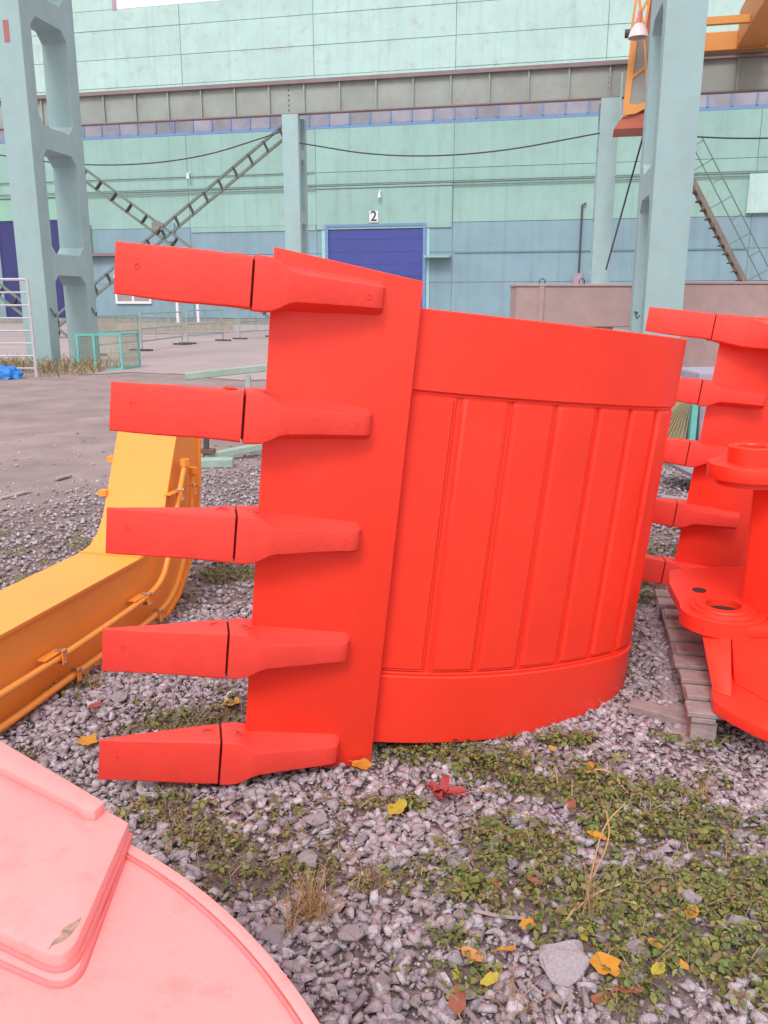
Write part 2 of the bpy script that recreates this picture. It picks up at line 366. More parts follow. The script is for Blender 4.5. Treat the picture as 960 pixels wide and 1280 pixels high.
tag(scatter('weeds', sp, P, (.007+.015*rng.random(len(x))), euler_mats(rng.random(len(x))*1.2-.6, rng.random(len(x))*1.2-.6, rng.random(len(x))*6.28), LEAFG), kind='stuff')
P = np.stack([xm, ym, gz(xm, ym)+.012+.022*rng.random(len(xm))], 1)
tag(scatter('moss', sp, P, .006+.008*rng.random(len(xm)), euler_mats(rng.random(len(xm))*1.6-.8, rng.random(len(xm))*1.6-.8, rng.random(len(xm))*6.28), MOSS), kind='stuff')
def blade(seed, w_=.03, curl=.5):
    r = np.random.default_rng(seed); n = 4; V = []
    cx = (r.random()-.5)*curl
    for i in range(n+1):
        t = i/n; c0 = np.array([t, cx*t*t, .22*math.sin(t*2.6)]); ww = w_*(1-.8*t)
        V += [c0+[0, -ww, 0], c0+[0, ww, 0]]
    F = []
    for i in range(n): F += [[2*i, 2*i+1, 2*i+3], [2*i, 2*i+3, 2*i+2]]
    return np.array(V), np.array(F)
bl = [blade(i) for i in range(8)]
x, y = field(42000, .9, 6.0); k_ = rng.random(len(x)) < np.clip(weedm(x, y)*1.3, .05, 1)*.42; x, y = x[k_], y[k_]
P = np.stack([x, y, gz(x, y)+.008+.03*rng.random(len(x))], 1)
tag(scatter('dead_stems', bl, P, .03+.05*rng.random(len(x)), euler_mats(rng.random(len(x))*.6-.3, -rng.random(len(x))*.5, rng.random(len(x))*6.28), THATCH), kind='stuff')
x = rng.uniform(-22, -6.6, 2600); y = 20.6+(x+9)*-.23+rng.normal(size=len(x))*.7
P = np.stack([x, y, 0*x+.02], 1)
tag(scatter('verge_grass', [blade(i+30, .05, .8) for i in range(6)], P, .18+.22*rng.random(len(x)), euler_mats(rng.random(len(x))*.5, -.6-rng.random(len(x))*.8, rng.random(len(x))*6.28), GRASSD), kind='stuff')

# ================================================================== EXCAVATOR BUCKETS
Wv = np.array([.10452846, .0173568, .99437042]); Wv /= np.linalg.norm(Wv)
E1 = np.array([1, 0, 0])-Wv*Wv[0]; E1 /= np.linalg.norm(E1); E2 = np.cross(Wv, E1)
def frame(o, x, y, z, sc=1):
    M = Matrix.Identity(4)
    for i in range(3): M[i][0] = x[i]*sc; M[i][1] = y[i]*sc; M[i][2] = z[i]*sc; M[i][3] = o[i]
    return M
BO = E2*2.65+np.array([0, 0, .1]); BM = frame(BO, E1, E2, Wv)
# shell profile in the bucket's own (u, v) plane: gently bowed belly, then the tight heel
prof = [(u, .12+.10*u+.38*u*u) for u in np.linspace(-.43, .88, 40)]
a0 = math.atan(.10+.76*.88); r0 = .40; cu = .88-r0*math.sin(a0); cv = prof[-1][1]+r0*math.cos(a0)
prof += [(cu+r0*math.sin(t), cv-r0*math.cos(t)) for t in np.linspace(a0, rad(165), 26)[1:]]
prof = np.array(prof); seg = np.hypot(*np.diff(prof, axis=0).T); arc = np.concatenate([[0], np.cumsum(seg)]); LEN = arc[-1]
tan_ = np.gradient(prof, arc, axis=0); tan_ /= np.linalg.norm(tan_, axis=1)[:, None]
def pr(s_, off=0):
    u = np.interp(s_, arc, prof[:, 0]); v = np.interp(s_, arc, prof[:, 1]); tu = np.interp(s_, arc, tan_[:, 0]); tv = np.interp(s_, arc, tan_[:, 1])
    return u+tv*off, v-tu*off
def s_of_u(u): return float(np.interp(u, prof[:46, 0], arc[:46]))
def sheet(s0, s1, w0, w1, o0, o1, ch=.0, n=None):       # curved plate: base offset o0, outer offset o1, chamfer ch
    n = n or max(3, int((s1-s0)/.03)+1); V = []; st = np.linspace(s0, s1, n)
    def ring(s_, oo, wa, wb):
        u, v = pr(s_, oo); return [(u, v, wa), (u, v, wb)]
    ss = [s0]+[min(max(q, s0+ch), s1-ch) for q in st]+[s1]
    F = []; R4 = []
    for i, q in enumerate(ss):
        outer = o1-(ch if i in (0, len(ss)-1) else 0)
        pts = []
        for oo, ww in ((o0, w0), (outer if i in (0, len(ss)-1) else o1-ch, w0), (outer, w0+ch), (outer, w1-ch), (outer if i in (0, len(ss)-1) else o1-ch, w1), (o0, w1)):
            u, v = pr(q, oo); pts.append((u, v, ww))
        R4.append(pts)
    V = [p for r_ in R4 for p in r_]; m_ = 6
    F = [(i*m_+k, i*m_+(k+1) % m_, (i+1)*m_+(k+1) % m_, (i+1)*m_+k) for i in range(len(ss)-1) for k in range(m_)]
    F += [list(range(m_)), list(range((len(ss)-1)*m_, len(ss)*m_))]
    return MB().add(V, F)
def loft(secs, n=3, cap=True):    # rings of rounded rectangles in the (q, w) plane at stations a: (a, q0, q1, w0, w1, w0 at back, w1 at back, r)
    R_ = []
    for a_, q0, q1, w0, w1, b0, b1, r in secs:
        ring = []
        for (q, ww, sq, sw) in ((q1, w1, -1, -1), (q1, w0, -1, 1), (q0, b0, 1, 1), (q0, b1, 1, -1)):
            cq, cw = q+sq*r, ww+sw*r
            base = {(-1, -1): PI/2, (-1, 1): 0, (1, 1): -PI/2, (1, -1): PI}[(sq, sw)]
            for k in range(n+1):
                t = base-k*(PI/2)/n; ring.append((a_, cq+r*math.cos(t), cw+r*math.sin(t)))
        R_.append(ring)
    m_ = len(R_[0]); V = [p for r_ in R_ for p in r_]
    F = [(i*m_+k, i*m_+(k+1) % m_, (i+1)*m_+(k+1) % m_, (i+1)*m_+k) for i in range(len(R_)-1) for k in range(m_)]
    if cap: F += [list(range(m_)), list(range((len(R_)-1)*m_, len(R_)*m_))]
    return MB().add(V, F)
def subdiv_noise(bm, cuts, amp, sc, seed=0):
    for v in bm.verts:
        p = v.co*sc+Vector((seed*3.1, seed*1.7, seed))
        from mathutils import noise
        v.co += v.normal*amp*(noise.noise(p)+.5*noise.noise(p*2.3))
def tip_mesh(seed, w_=0.0):
    S_ = []
    for a_ in np.linspace(.922, .541, 18):
        t = (.922-a_)/.381            # 0 at the point, 1 at the gap
        hw = .0725+.0065*t+.003*math.sin(t*5+seed)*t; q1 = .052+.040*t; q0 = q1-.012-.128*t**.9
        r = .006+.008*t
        S_.append((a_, q0, q1, -hw, hw, -hw*.96, hw*.96, min(r, (q1-q0)*.45)))
    bm = loft(S_).bm(); subdiv_noise(bm, 0, .0017, 9, seed)
    me = bpy.data.meshes.new('tooth_tip'); bm.to_mesh(me); bm.free(); me.materials.append(CAST)
    me.polygons.foreach_set('use_smooth', [True]*len(me.polygons)); me.set_sharp_from_angle(angle=rad(26)); return me
def adapter_mesh(seed):
    K = [(.533, -.048, .094, .080, .079, .010), (.505, -.050, .096, .080, .080, .010), (.478, -.05, .097, .076, .080, .009), (.455, -.045, .098, .064, .078, .005),
         (.430, -.03, .100, .048, .074, .003), (.405, -.01, .097, .041, .070, .003), (.30, -.01, .080, .037, .064, .003), (.20, -.01, .062, .034, .058, .003),
         (.155, -.01, .054, .033, .056, .003), (.140, -.01, .046, .032, .055, .003), (.124, -.01, .010, .031, .053, .003)]
    S_ = []
    for i in range(len(K)-1):
        for t in np.linspace(0, 1, 4)[:-1]:
            k = [K[i][j]*(1-t)+K[i+1][j]*t for j in range(6)]; S_.append((k[0], k[1], k[2], -k[3], k[3], -k[4], k[4], k[5]))
    k = K[-1]; S_.append((k[0], k[1], k[2], -k[3], k[3], -k[4], k[4], k[5]))
    bm = loft(S_).bm(); subdiv_noise(bm, 0, .0016, 10, seed+20)
    me = bpy.data.meshes.new('tooth_adapter'); bm.to_mesh(me); bm.free(); me.materials.append(CAST)
    me.polygons.foreach_set('use_smooth', [True]*len(me.polygons)); me.set_sharp_from_angle(angle=rad(22)); return me
def ringmesh(name, r1, r2, h, m, n=20):
    me = bpy.data.meshes.new(name); bm = MB().lathe([(r2, 0), (r1, 0), (r1, h), (r2, h)], n=n).bm(); bm.to_mesh(me); bm.free(); me.materials.append(m); return me
def discmesh(name, r, m, n=20):
    return meshdata(name, [(r*math.cos(2*PI*k/n), r*math.sin(2*PI*k/n), 0) for k in range(n)], [list(range(n))], m)
HOLE = mat('shaded_hole_red', (.50, .03, .025), .7)  # darker red painted as the shade inside the pin holes
TIPS = [tip_mesh(i) for i in range(5)]; ADPS = [adapter_mesh(i) for i in range(5)]
PINR = ringmesh('pin_hole', .017, .021, .003, CAST); PIND = discmesh('pin_hole_shade', .017, HOLE)
WCS = [1.550, 1.157, .777, .388, .006]
def add_teeth(root, LM):        # LM: lip frame, x = along the tooth to its point, y = outward, z = across the lip
    for i, wc in enumerate(WCS):
        M = LM @ Matrix.Translation((0, 0, wc))
        t_ = link('tooth_tip', TIPS[i], root, M); a_ = link('tooth_adapter', ADPS[i], root, M)
        MB().box(.5335, .5405, -.040, .076, -.066, .066).build('tooth_joint', GAPM, a_, M)
        Mt = M @ Matrix.Translation((.578, .018, .0775)); link('pin_hole', PINR, t_, Mt); link('pin_hole_shade', PIND, t_, Mt @ Matrix.Translation((0, 0, .0012)))
        Ma = M @ Matrix.Translation((.487, .03, .0775)); link('pin_hole', PINR, a_, Ma); link('pin_hole_shade', PIND, a_, Ma @ Matrix.Translation((0, 0, .0012)))
        # small raised casting marks on the faces
        Mm = M @ Matrix.Translation((.86, .0585+.0, .012)) @ Matrix.Rotation(rad(-90), 4, 'X'); link('casting_mark', CMARK, t_, Mm)
        Mm = M @ Matrix.Translation((.185, .0590, 0)) @ Matrix.Rotation(rad(-90), 4, 'X')
        link('casting_mark', CMARK, a_, Mm)
CMARK = ringmesh('casting_mark', .006, .009, .002, CAST, 12)
d_ = np.array([-.97534915, -.22066723]); n_v = np.array([.22066723, -.97534915])
LX = E1*d_[0]+E2*d_[1]; LY = E1*n_v[0]+E2*n_v[1]
LO = BO+E1*(-.042)+E2*.05; LM = frame(LO, LX, LY, Wv)

bk = thing('excavator_bucket', 'largest red excavator bucket, standing on its side mid picture, with ribbed wear strips', 'excavator bucket', (0, 2.8, 0))
sheet(0, LEN, .004, 1.528, -.03, 0).build('shell', RED, bk, BM, 40)
for w0, w1 in ((0, .262), (1.272, 1.535)):
    sheet(.02, LEN-.02, w0, w1, 0, .020, .004).build('wear_band', RED, bk, BM, 30)
ul = [(-.075, .107), (.137, .289), (.315, .456), (.478, .623), (.645, .766), (.787, .890), (.915, .985)]
for a_, b_ in ul:
    ws_ = sheet(s_of_u(a_), s_of_u(b_), .281, 1.258, 0, .014, .009).build('wear_strip', RED, bk, BM, 30)
    wb_ = MB(); q0_, q1_ = s_of_u(a_)-.001, s_of_u(b_)+.001
    loop_ = [(*pr(q0_, .003), z_) for z_ in np.linspace(.283, 1.256, 30)]+[(*pr(q_, .003), 1.259) for q_ in np.linspace(q0_, q1_, 6)]+[(*pr(q1_, .003), z_) for z_ in np.linspace(1.256, .283, 30)]+[(*pr(q_, .003), .280) for q_ in np.linspace(q1_, q0_, 6)]
    wb_.tube(loop_, [.0038+.0010*random.random() for _ in loop_], 6).build('weld_or_shade_line', RED, ws_, BM, 60)
sN = s_of_u(.985)+.03
while sN+.13 < LEN-.15:
    sheet(sN, sN+.13, .281, 1.258, 0, .014, .009).build('wear_strip', RED, bk, BM, 30); sN += .16
# weld seams along the bands
for ww in (.268, 1.266):
    st = np.linspace(.3, LEN-.05, 60); MB().tube([(*pr(q, .004), ww) for q in st], .006, 6).build('weld_or_shade_line', RED, bk, BM, 60)
# side plates, closed towards the opening
for w0, w1 in ((.010, .040), (1.490, 1.522)):
    pts = [tuple(pr(q, -.032)) for q in np.linspace(.06, LEN, 44)]
    open_ = [(.55, 1.30), (.15, 1.02), (-.20, .52), (-.42, .16)]
    MB().prism(pts+open_, 2, w0, w1).build('side_plate', RED, bk, BM)
# lip plate with bevelled edge (tapers slightly: wider at the top)
lp = MB().add([(0, 0, -.067), (.453, 0, -.074), (.476, 0, 1.664), (.002, 0, 1.615), (0, -.062, -.067), (.43, -.062, -.074), (.452, -.062, 1.664), (.002, -.062, 1.615)],
              [(0, 1, 2, 3), (7, 6, 5, 4), (0, 4, 5, 1), (1, 5, 6, 2), (2, 6, 7, 3), (3, 7, 4, 0)])
lp.build('lip_plate', RED, bk, LM, 30, .005, 2)
MB().tube([(-.006, -.052, z) for z in np.linspace(-.0, 1.53, 12)], .012, 6).build('weld_or_shade_line', RED, bk, LM, 60)
add_teeth(bk, LM)
for ww in (.45, 1.02):    # hinge ears on the back, away from the camera
    pts = [(.60, 1.18), (.95, 1.15), (1.12, 1.28), (1.10, 1.45), (.85, 1.48), (.55, 1.40)]
    MB().prism(pts, 2, ww, ww+.06).build('hinge_ear', RED, bk, BM, None, .004)
    MB().lathe([(.05, -.03), (.10, -.03), (.10, .09), (.05, .09)], (.98, 1.34, ww), 28).build('hinge_boss', RED, bk, BM, 40)

# ---- smaller bucket on the pallet at the right
S2 = .82; lx, ly, yw = rad(7.3), rad(-1.9), rad(-6.9)
W2 = np.array([math.sin(lx), -math.sin(ly)*math.cos(lx), math.cos(lx)*math.cos(ly)])
H2 = np.array([-math.cos(yw), -math.sin(yw), 0]); H2 -= W2*(H2@W2); H2 /= np.linalg.norm(H2); N2 = np.cross(W2, H2)
O2 = np.array([1.902, 4.204, .166]); LM2 = frame(O2, H2, N2, W2, S2)
b2 = thing('excavator_bucket', 'smaller red excavator bucket with round hinge bosses, standing on the wooden pallet', 'excavator bucket', (1.9, 4.0, .14))
add_teeth(b2, LM2)
# lip: flat edge strip, then the plate turns away
MB().prism([(.462, 0), (.33, -.004), (.02, -.10), (.02, -.15), (.33, -.055), (.44, -.045)], 2, -.07, 1.64).build('lip_plate', RED, b2, LM2, 20, .004)
shp = [(.05, -.105), (-.15, -.19), (-.35, -.30), (-.52, -.46), (-.62, -.66), (-.60, -.9)]
MB().prism(shp+[(p[0]-.0, p[1]-.035) for p in shp[::-1]], 2, .0, 1.55).build('shell', RED, b2, LM2, 50)
MB().prism([(.44, -.05), (.05, -.15), (-.55, -.55), (-.6, -.95), (.0, -.9), (.3, -.4)], 2, 1.56, 1.60).build('side_plate', RED, b2, LM2)
def gp(px, py, z): return G(px, py, z)[:2]
def plate(name, pts, z0, z1, root, m=RED, bevel=.006, smooth=30): return MB().prism([tuple(p) for p in pts], 2, z0, z1).build(name, m, root, None, smooth, bevel)
def circ(c, r, a0, a1, n=14): return [(c[0]+r*math.cos(rad(t)), c[1]+r*math.sin(rad(t))) for t in np.linspace(a0, a1, n)]
# lower hinge ear with boss
zE = .37; cB = gp(904, 757, zE+.03)
tl = gp(836, 712, zE); tr = gp(905, 700, zE)
plate('hinge_ear', [tl, tuple(gp(836, 728, zE))]+circ(cB, .160, 190, 268)+[(cB[0]+.6, cB[1]-.17), (cB[0]+.75, cB[1]+.35), (cB[0]+.45, cB[1]+.62), (tl[0]+.25, tl[1]+.05)], zE-.045, zE, b2)
lo = MB().lathe([(.070, -.05), (.166, -.05), (.166, .012), (.160, .016), (.130, .016), (.127, .028), (.108, .028), (.105, .036), (.070, .036)], (*cB, zE), 40); lo.build('hinge_boss', RED, b2, None, 30)
link('bore', discmesh('bore', .071, mat('hole_shade', (.05, .025, .02), .8), 30), b2, Matrix.Translation((*cB, zE+.004)))  # flat dark disc paints the shade down inside the bore
hc = gp(874, 738, zE); MB().lathe([(.0, .0015), (.03, .0015), (.03, .003), (.0, .003)], (*hc, zE), 18).build('dark_hole_disc', MATS['hole_shade'], b2)  # shade of a hole drawn as a dark disc laid on the ear
# uppermost hinge ear and boss
zU = .995; cU = gp(938, 578, zU)
plate('hinge_ear', circ(cU, .158, 120, 275, 24)+[(cU[0]+.55, cU[1]-.13), (cU[0]+.75, cU[1]+.4), (cU[0]+.2, cU[1]+.55)], zU-.058, zU, b2)
MB().lathe([(.058, 0), (.086, 0), (.086, .062), (.082, .066), (.062, .066), (.058, .06)], (*cU, zU), 36).build('hinge_boss', RED, b2, None, 30)
MB().lathe([(0, 0), (.125, 0), (.125, .025), (0, .025)], (*cU, zU-.083), 36).build('boss_backing', RED, b2, None, 30)
link('bore', discmesh('bore', .059, MATS['hole_shade'], 30), b2, Matrix.Translation((*cU, zU+.004)))  # same painted shade for the upper bore
# torsion box between the ears, nearer than the lip
tA = np.array(gp(932, 690, .62))
MB().prism([tuple(tA), tuple(tA+[.10, -.16]), tuple(tA+[.6, -.10]), tuple(tA+[.7, .35]), tuple(tA+[.22, .34])], 2, zE+.001, zU-.06).build('torsion_box', RED, b2, None, 30, .02, 3)
plate('foot_plate', [gp(889, 862, .19), gp(893, 877, .19), gp(913, 890, .19), gp(940, 904, .19), gp(965, 915, .19), (1.75, 2.72), (2.3, 2.9), (2.4, 3.7), gp(905, 800, .19)], .145, .19, b2)
q_ = [G(876, 786, .325), G(891, 864, .191), G(915, 872, .191), G(914, 800, .325)]; off_ = np.array([.16, .55, 0])
MB().add([tuple(p) for p in q_]+[tuple(p+off_) for p in q_], [(0, 1, 2, 3), (7, 6, 5, 4), (0, 4, 5, 1), (1, 5, 6, 2), (2, 6, 7, 3), (3, 7, 4, 0)]).build('gusset', RED, b2, None, 20, .006)
q_ = [G(911, 812, .30)+[.03, .05, 0], G(915, 862, .191)+[.03, .05, 0], G(1010, 905, .191), G(1010, 840, .30)]
MB().add([(p[0], p[1], z_) for p, z_ in zip(q_, (.324, .191, .191, .324))]+[(p[0]+.1, p[1]+.4, z_) for p, z_ in zip(q_, (.324, .191, .191, .324))], [(0, 1, 2, 3), (7, 6, 5, 4), (0, 4, 5, 1), (1, 5, 6, 2), (2, 6, 7, 3), (3, 7, 4, 0)]).build('web_plate', RED, b2, None, 20, .004)
# heavy upper corner: shroud over the top adapter and the rail of the top plate
loft([(.50, -.05, .097, 1.472, 1.628, 1.47, 1.63, .008), (.44, -.06, .10, 1.462, 1.632, 1.46, 1.635, .01), (.36, -.08, .135, 1.452, 1.628, 1.44, 1.64, .012), (.28, -.12, .13, 1.455, 1.615, 1.44, 1.65, .01), (.20, -.14, .10, 1.46, 1.60, 1.45, 1.66, .01), (-.3, -.10, .09, 1.50, 1.62, 1.48, 1.68, .01)]).build('corner_shroud', CAST, b2, LM2, 25)
MB().prism([(.215, .20), (-.4, .40), (-.5, .25), (-.3, .05), (.20, .12)], 2, 1.50, 1.545).build('side_plate', RED, b2, LM2, 20, .005)
# ================================================================== WOODEN PALLET and lumber
PX = np.array([.976, -.218, 0]); PY = np.array([.218, .976, 0]); PO = np.array([1.125, 2.81, 0])
PM = frame(PO, PX, PY, (0, 0, 1))
pal = thing('pallet', 'weathered grey wooden pallet under the smaller bucket', 'pallet', M=PM)
for i in range(10):
    z_ = .122; y_ = .0+i*.145; dx = random.uniform(-.012, .012)
    MB().box(dx, 1.1, y_, y_+.100+random.uniform(-.008, .006), z_, z_+.020+random.uniform(-.002, .002)).build('top_board', WOOD, pal, PM, 30, .003, 1)
for xx in (.0, .50, 1.0):
    MB().box(xx+.004, xx+.09, .0, 1.41, .1, .1205).build('stringer_board', WOOD, pal, PM, 30, .003, 1)
    for yy in (.01, .65, 1.27):
        MB().box(xx+.006, xx+.098, yy, yy+.13, .022, .0995).build('block', WOOD, pal, PM, 30, .004, 1)
    MB().box(xx-.05, xx+.08, -.02, 1.44, .0, .0215).build('bottom_board', WOOD, pal, PM, 30, .003, 1)
def plank(p, q, w_, h_, label, m=WOOD, grp=None, name='wood_plank', cat='plank'):
    p = np.array(p); q = np.array(q); o = MB().bar((0, 0, 0), tuple(q-p), w_, h_).build(name, m, None, Matrix.Translation(tuple(p)), 30, .004, 1)
    return tag(o, label, cat, grp)
plank((*G(788, 890)[:2], .03), (*G(866, 912)[:2], .028), .075, .04, 'short grey timber offcut lying on gravel at the left front corner of the pallet')
plank((*G(822, 655)[:2], .03), (*G(858, 662)[:2], .03), .09, .025, 'pale thin board on the gravel seen between the two buckets')
plank((*G(826, 628)[:2], .04), (*G(875, 634)[:2], .04), .07, .04, 'darker grey batten on gravel just behind the pale thin board')
plank((*G(70, 603)[:2], .03), (*G(88, 598)[:2], .03), .05, .02, 'short pale wood chip lying alone on the road')
plank((*G(0, 628)[:2], .03), (*G(35, 619)[:2], .03), .04, .02, 'thin dark stick lying on the road edge at far left')

# ================================================================== YELLOW BOOM
BD = np.array([.250, .968, 0]); BNR = np.array([.968, -.250, 0])      # along the boom, towards its right side
BB = np.array([-1.455, 2.90, 0]); YM = frame(BB, BD, -BNR, (0, 0, 1))   # x along, y to the left, z up
bo = thing('boom_arm', 'yellow orange bent boom arm lying on the gravel with two hydraulic pipes along its side', 'machine boom', (-1.5, 3.2, 0))
def Yb(y): return (y-2.90)/.968
inner = [(-1.6, .375), (Yb(3.93), .375), (Yb(4.02), .39), (Yb(4.10), .44), (Yb(4.16), .52), (Yb(4.35), .925), (Yb(4.43), 1.10)]
outer = [(Yb(4.66), 1.06), (Yb(4.585), .83), (Yb(4.56), .60), (Yb(4.50), .38), (Yb(4.40), .20), (Yb(4.28), .08), (Yb(4.15), .012), (-1.6, .012)]
WB = .335
MB().prism([(p[0], p[1]) for p in inner+outer], 1, .012, WB-.012).build('box_section', YEL, bo, YM, 30)
# flange plates: top/inner and lower/outer, a little wider than the webs
def strip_plate(name, path, th, y0, y1, sgn):
    P0 = np.array(path, float); T_ = np.gradient(P0, axis=0); T_ /= np.linalg.norm(T_, axis=1)[:, None]; Nn = np.stack([-T_[:, 1], T_[:, 0]], 1)*sgn
    Q = P0+Nn*th; MB().prism([tuple(p) for p in P0]+[tuple(p) for p in Q[::-1]], 1, y0, y1).build(name, YEL, bo, YM, 35)
strip_plate('inner_flange', inner, .014, -.004, WB+.004, 1)
strip_plate('outer_flange', outer, .014, -.004, WB+.004, 1)
MB().bar((Yb(3.93), -.002, .392), (Yb(3.93), WB+.002, .392), .012, .008).build('weld_or_shade_line', YEL, bo, YM)
def side_pt(px, py, off=.034):
    n3 = BNR; p0 = BB+n3*off; r = ray(px, py); k = ((p0-np.array([0, 0, CAM_H]))@n3)/(r@n3); p = np.array([0, 0, CAM_H])+r*k
    q = p-BB; return (q@BD, -(q@BNR), q[2])
def smoothpath(P, it=2):
    P = [np.array(p, float) for p in P]
    for _ in range(it):
        Q = [P[0]]
        for a_, b_ in zip(P[:-1], P[1:]): Q += [a_*.75+b_*.25, a_*.25+b_*.75]
        P = Q+[P[-1]]
    return P
# two pipes carried close to the side
p1 = [side_pt(*p) for p in ((-60, 905), (0, 869), (75, 822), (179, 751), (202, 728), (211, 698), (224, 618), (231, 582))]
p2 = [side_pt(*p) for p in ((-60, 948), (0, 912), (93, 843), (195, 771), (217, 743), (230, 700), (239, 645), (241, 592))]
for p in (p1, p2):
    o = MB().tube(smoothpath(p), .0150, 10).build('hydraulic_pipe', YEL, bo, YM, 50)
    e = Vector(p[-1]); MB().tube([e, e+Vector((.0, 0, .035))], .026, 6).build('pipe_nut', YEL, o, YM)
for (x1, y1), (x2, y2) in (((75, 820), (94, 843)), ((182, 748), (197, 769)), ((224, 618), (240, 612))):
    a_ = Vector(side_pt(x1, y1)); b_ = Vector(side_pt(x2, y2))
    br = MB().box(a_.x-.10, a_.x+.012, -.040, .002, a_.z+.016, a_.z+.021).build('pipe_bracket', YEL, bo, YM)
    for q in (a_, b_):
        MB().box(q.x-.014, q.x+.014, -.058, -.0515, q.z-.034, q.z+.034).build('clamp', YEL, br, YM, None, .002, 1)
        for dz in (-.025, .025):
            MB().tube([Vector((q.x, -.02, q.z+dz)), Vector((q.x, -.066, q.z+dz))], .0085, 6).build('bolt', BOLT, br, YM)
for yy, zz in ((4.30, .78), (4.20, .62)):  # small lugs on the far side
    MB().box(Yb(yy)-.02, Yb(yy)+.02, WB, WB+.045, zz, zz+.03).build('lug', YEL, bo, YM)

# ================================================================== PINK ROUNDED BUCKET, lower left
dk = thing('bucket_side', 'pale pink rounded bucket lying flat in the bottom left corner, stepped plate on it', 'excavator bucket', (-.9, .9, 0))
zc = .70; cc = (-1.07, .29); R0 = 1.155
cirp = [p for p in circ(cc, R0, -4, 68, 60)]
cirp = cirp+[(-1.9, 1.25), (-1.9, .35), (-.35, .2)]
MB().prism(cirp, 2, zc-.03, zc).build('side_plate', PINK, dk, None, 30, .004)
MB().prism([p for p in circ(cc, R0-.05, -4, 68, 60)]+[(-1.85, 1.2), (-1.85, .4), (-.4, .25)], 2, .02, zc-.031).build('shell', PINKE, dk, None, 30)
ring = circ(cc, R0-.002, 0, 66, 60); ring2 = circ(cc, R0-.020, 0, 66, 60)
MB().prism(ring+ring2[::-1], 2, zc-.001, zc+.006).build('rim', PINK, dk, None, 40, .0025)
def poly(pts, z): return [tuple(gp(x_, y_, z)) for x_, y_ in pts]
def roundcorners(P, idx, r=.06, n=7):
    out = []
    for i, p in enumerate(P):
        if i in idx:
            a_ = np.array(P[i-1]); b_ = np.array(P[(i+1) % len(P)]); p = np.array(p)
            pa = p+(a_-p)/np.linalg.norm(a_-p)*r; pb = p+(b_-p)/np.linalg.norm(b_-p)*r
            for t in np.linspace(0, 1, n): out.append(tuple(pa*(1-t)**2+2*p*t*(1-t)+pb*t*t))
        else: out.append(tuple(p))
    return out
d1 = roundcorners(poly([(160, 1047), (90, 1234), (-70, 1166), (-120, 1100), (-60, 930), (131, 1015)], zc+.012), [1], .052, 12)
MB().prism(d1, 2, zc-.001, zc+.010).build('doubler_plate', PINK, dk, None, 35, .005, 2)
d2 = roundcorners(poly([(161, 1028), (84, 1204), (-60, 1136), (-110, 1060), (-60, 930), (128, 1009)], zc+.036), [1], .050, 12)
MB().prism(d2, 2, zc+.0095, zc+.036).build('reinforcing_plate', PINK, dk, None, 35, .004, 2)
MB().tube([(*p, zc+.001) for p in d1[:14]], .006, 6).build('weld_or_shade_line', PINKE, dk, None, 60)  # deeper pink tubes paint shade along the plate steps
MB().tube([(*p, zc+.011) for p in d2[:14]], .006, 6).build('weld_or_shade_line', PINKE, dk, None, 60)  # same painted step shade under the upper plate
MB().tube([(*p, zc+.001) for p in circ(cc, R0-.024, 0, 58, 50)], .0035, 6).build('weld_or_shade_line', PINKE, dk, None, 60)  # deeper pink line along the inner side of the rim
d4 = poly([(118, 1014), (104, 1012), (98, 1007), (-60, 928), (-70, 905), (0, 925), (131, 1002)], zc+.055)
MB().prism(d4, 2, zc+.0355, zc+.055).build('edge_bar', PINK, dk, None, 35, .004, 2)
d5 = poly([(102, 1146), (97, 1155), (88, 1168), (76, 1177), (66, 1180), (60, 1186), (66, 1176), (76, 1168), (78, 1160), (90, 1153)], zc+.0375)
MB().prism(d5, 2, zc+.0355, zc+.0368).build('scraped_patch', SCRAPE, dk)

# ================================================================== RUNWAY COLUMNS, GIRDERS
def column_prof(h, depth, leg, rungs, rh, cham):
    return None
def column(name, label, M, wd, depth, leg, h, rungs, rh=.5, cham=.22, taper=0):
    t = thing(name, label, 'column', M=M, group='concrete columns of the crane runway')
    m = MB()
    m.box(-wd/2, wd/2, 0, leg, 0, h); m.box(-wd/2, wd/2, depth-leg, depth, 0, h); m.build('shaft', CONC, t, M, 30, .02, 2)
    for z in rungs:
        e = .003; P = [(leg-e, z-cham), (leg+cham, z), (depth-leg-cham, z), (depth-leg+e, z-cham), (depth-leg+e, z+rh+cham), (depth-leg-cham, z+rh), (leg+cham, z+rh), (leg-e, z+rh+cham)]
        MB().prism(P, 0, -wd/2+.006, wd/2-.006).build('cross_beam', CONC, t, M)
    return t
def turned(y0, s_, ang=0, yoff=0):
    p = rowM(y0) @ Vector((s_, yoff, 0)); return Matrix.Translation(p) @ Matrix.Rotation(-TH+rad(ang), 4, 'Z')
colL = column('concrete_column', 'wide two legged concrete column at far left beside the white railing', turned(19, -8.70, 2.5), .68, 2.35, .42, 14, (2.25, 5.15, 8.0, 10.9))
MB().box(-.09, .05, -.006, .0, 7.3, 7.75).build('painted_mark', mat('faded_red_mark', (.40, .16, .16), .8), colL, turned(19, -8.70, 2.5))
for zz, yy in ((1.35, .2), (1.35, 2.15)):
    MB().tube([(.34, yy-.06, zz+.12), (.40, yy-.03, zz-.05), (.40, yy+.05, zz-.1), (.38, yy+.1, zz)], .015, 6).build('hook', DSTEEL, colL, turned(19, -8.70, 2.5))
colR = column('concrete_column', 'nearest pale concrete column at the right, in front of the orange crane', turned(17.6, 5.44, 3.5), .70, 2.3, .42, 14, (3.6, 6.9, 10.1), .5)
MB().tube([(-.42, .1, 1.35), (-.47, .05, 1.3), (-.5, .2, 1.42), (-.44, .3, 1.4)], .02, 6).build('hook', DSTEEL, colR, turned(17.6, 5.44, 3.5))
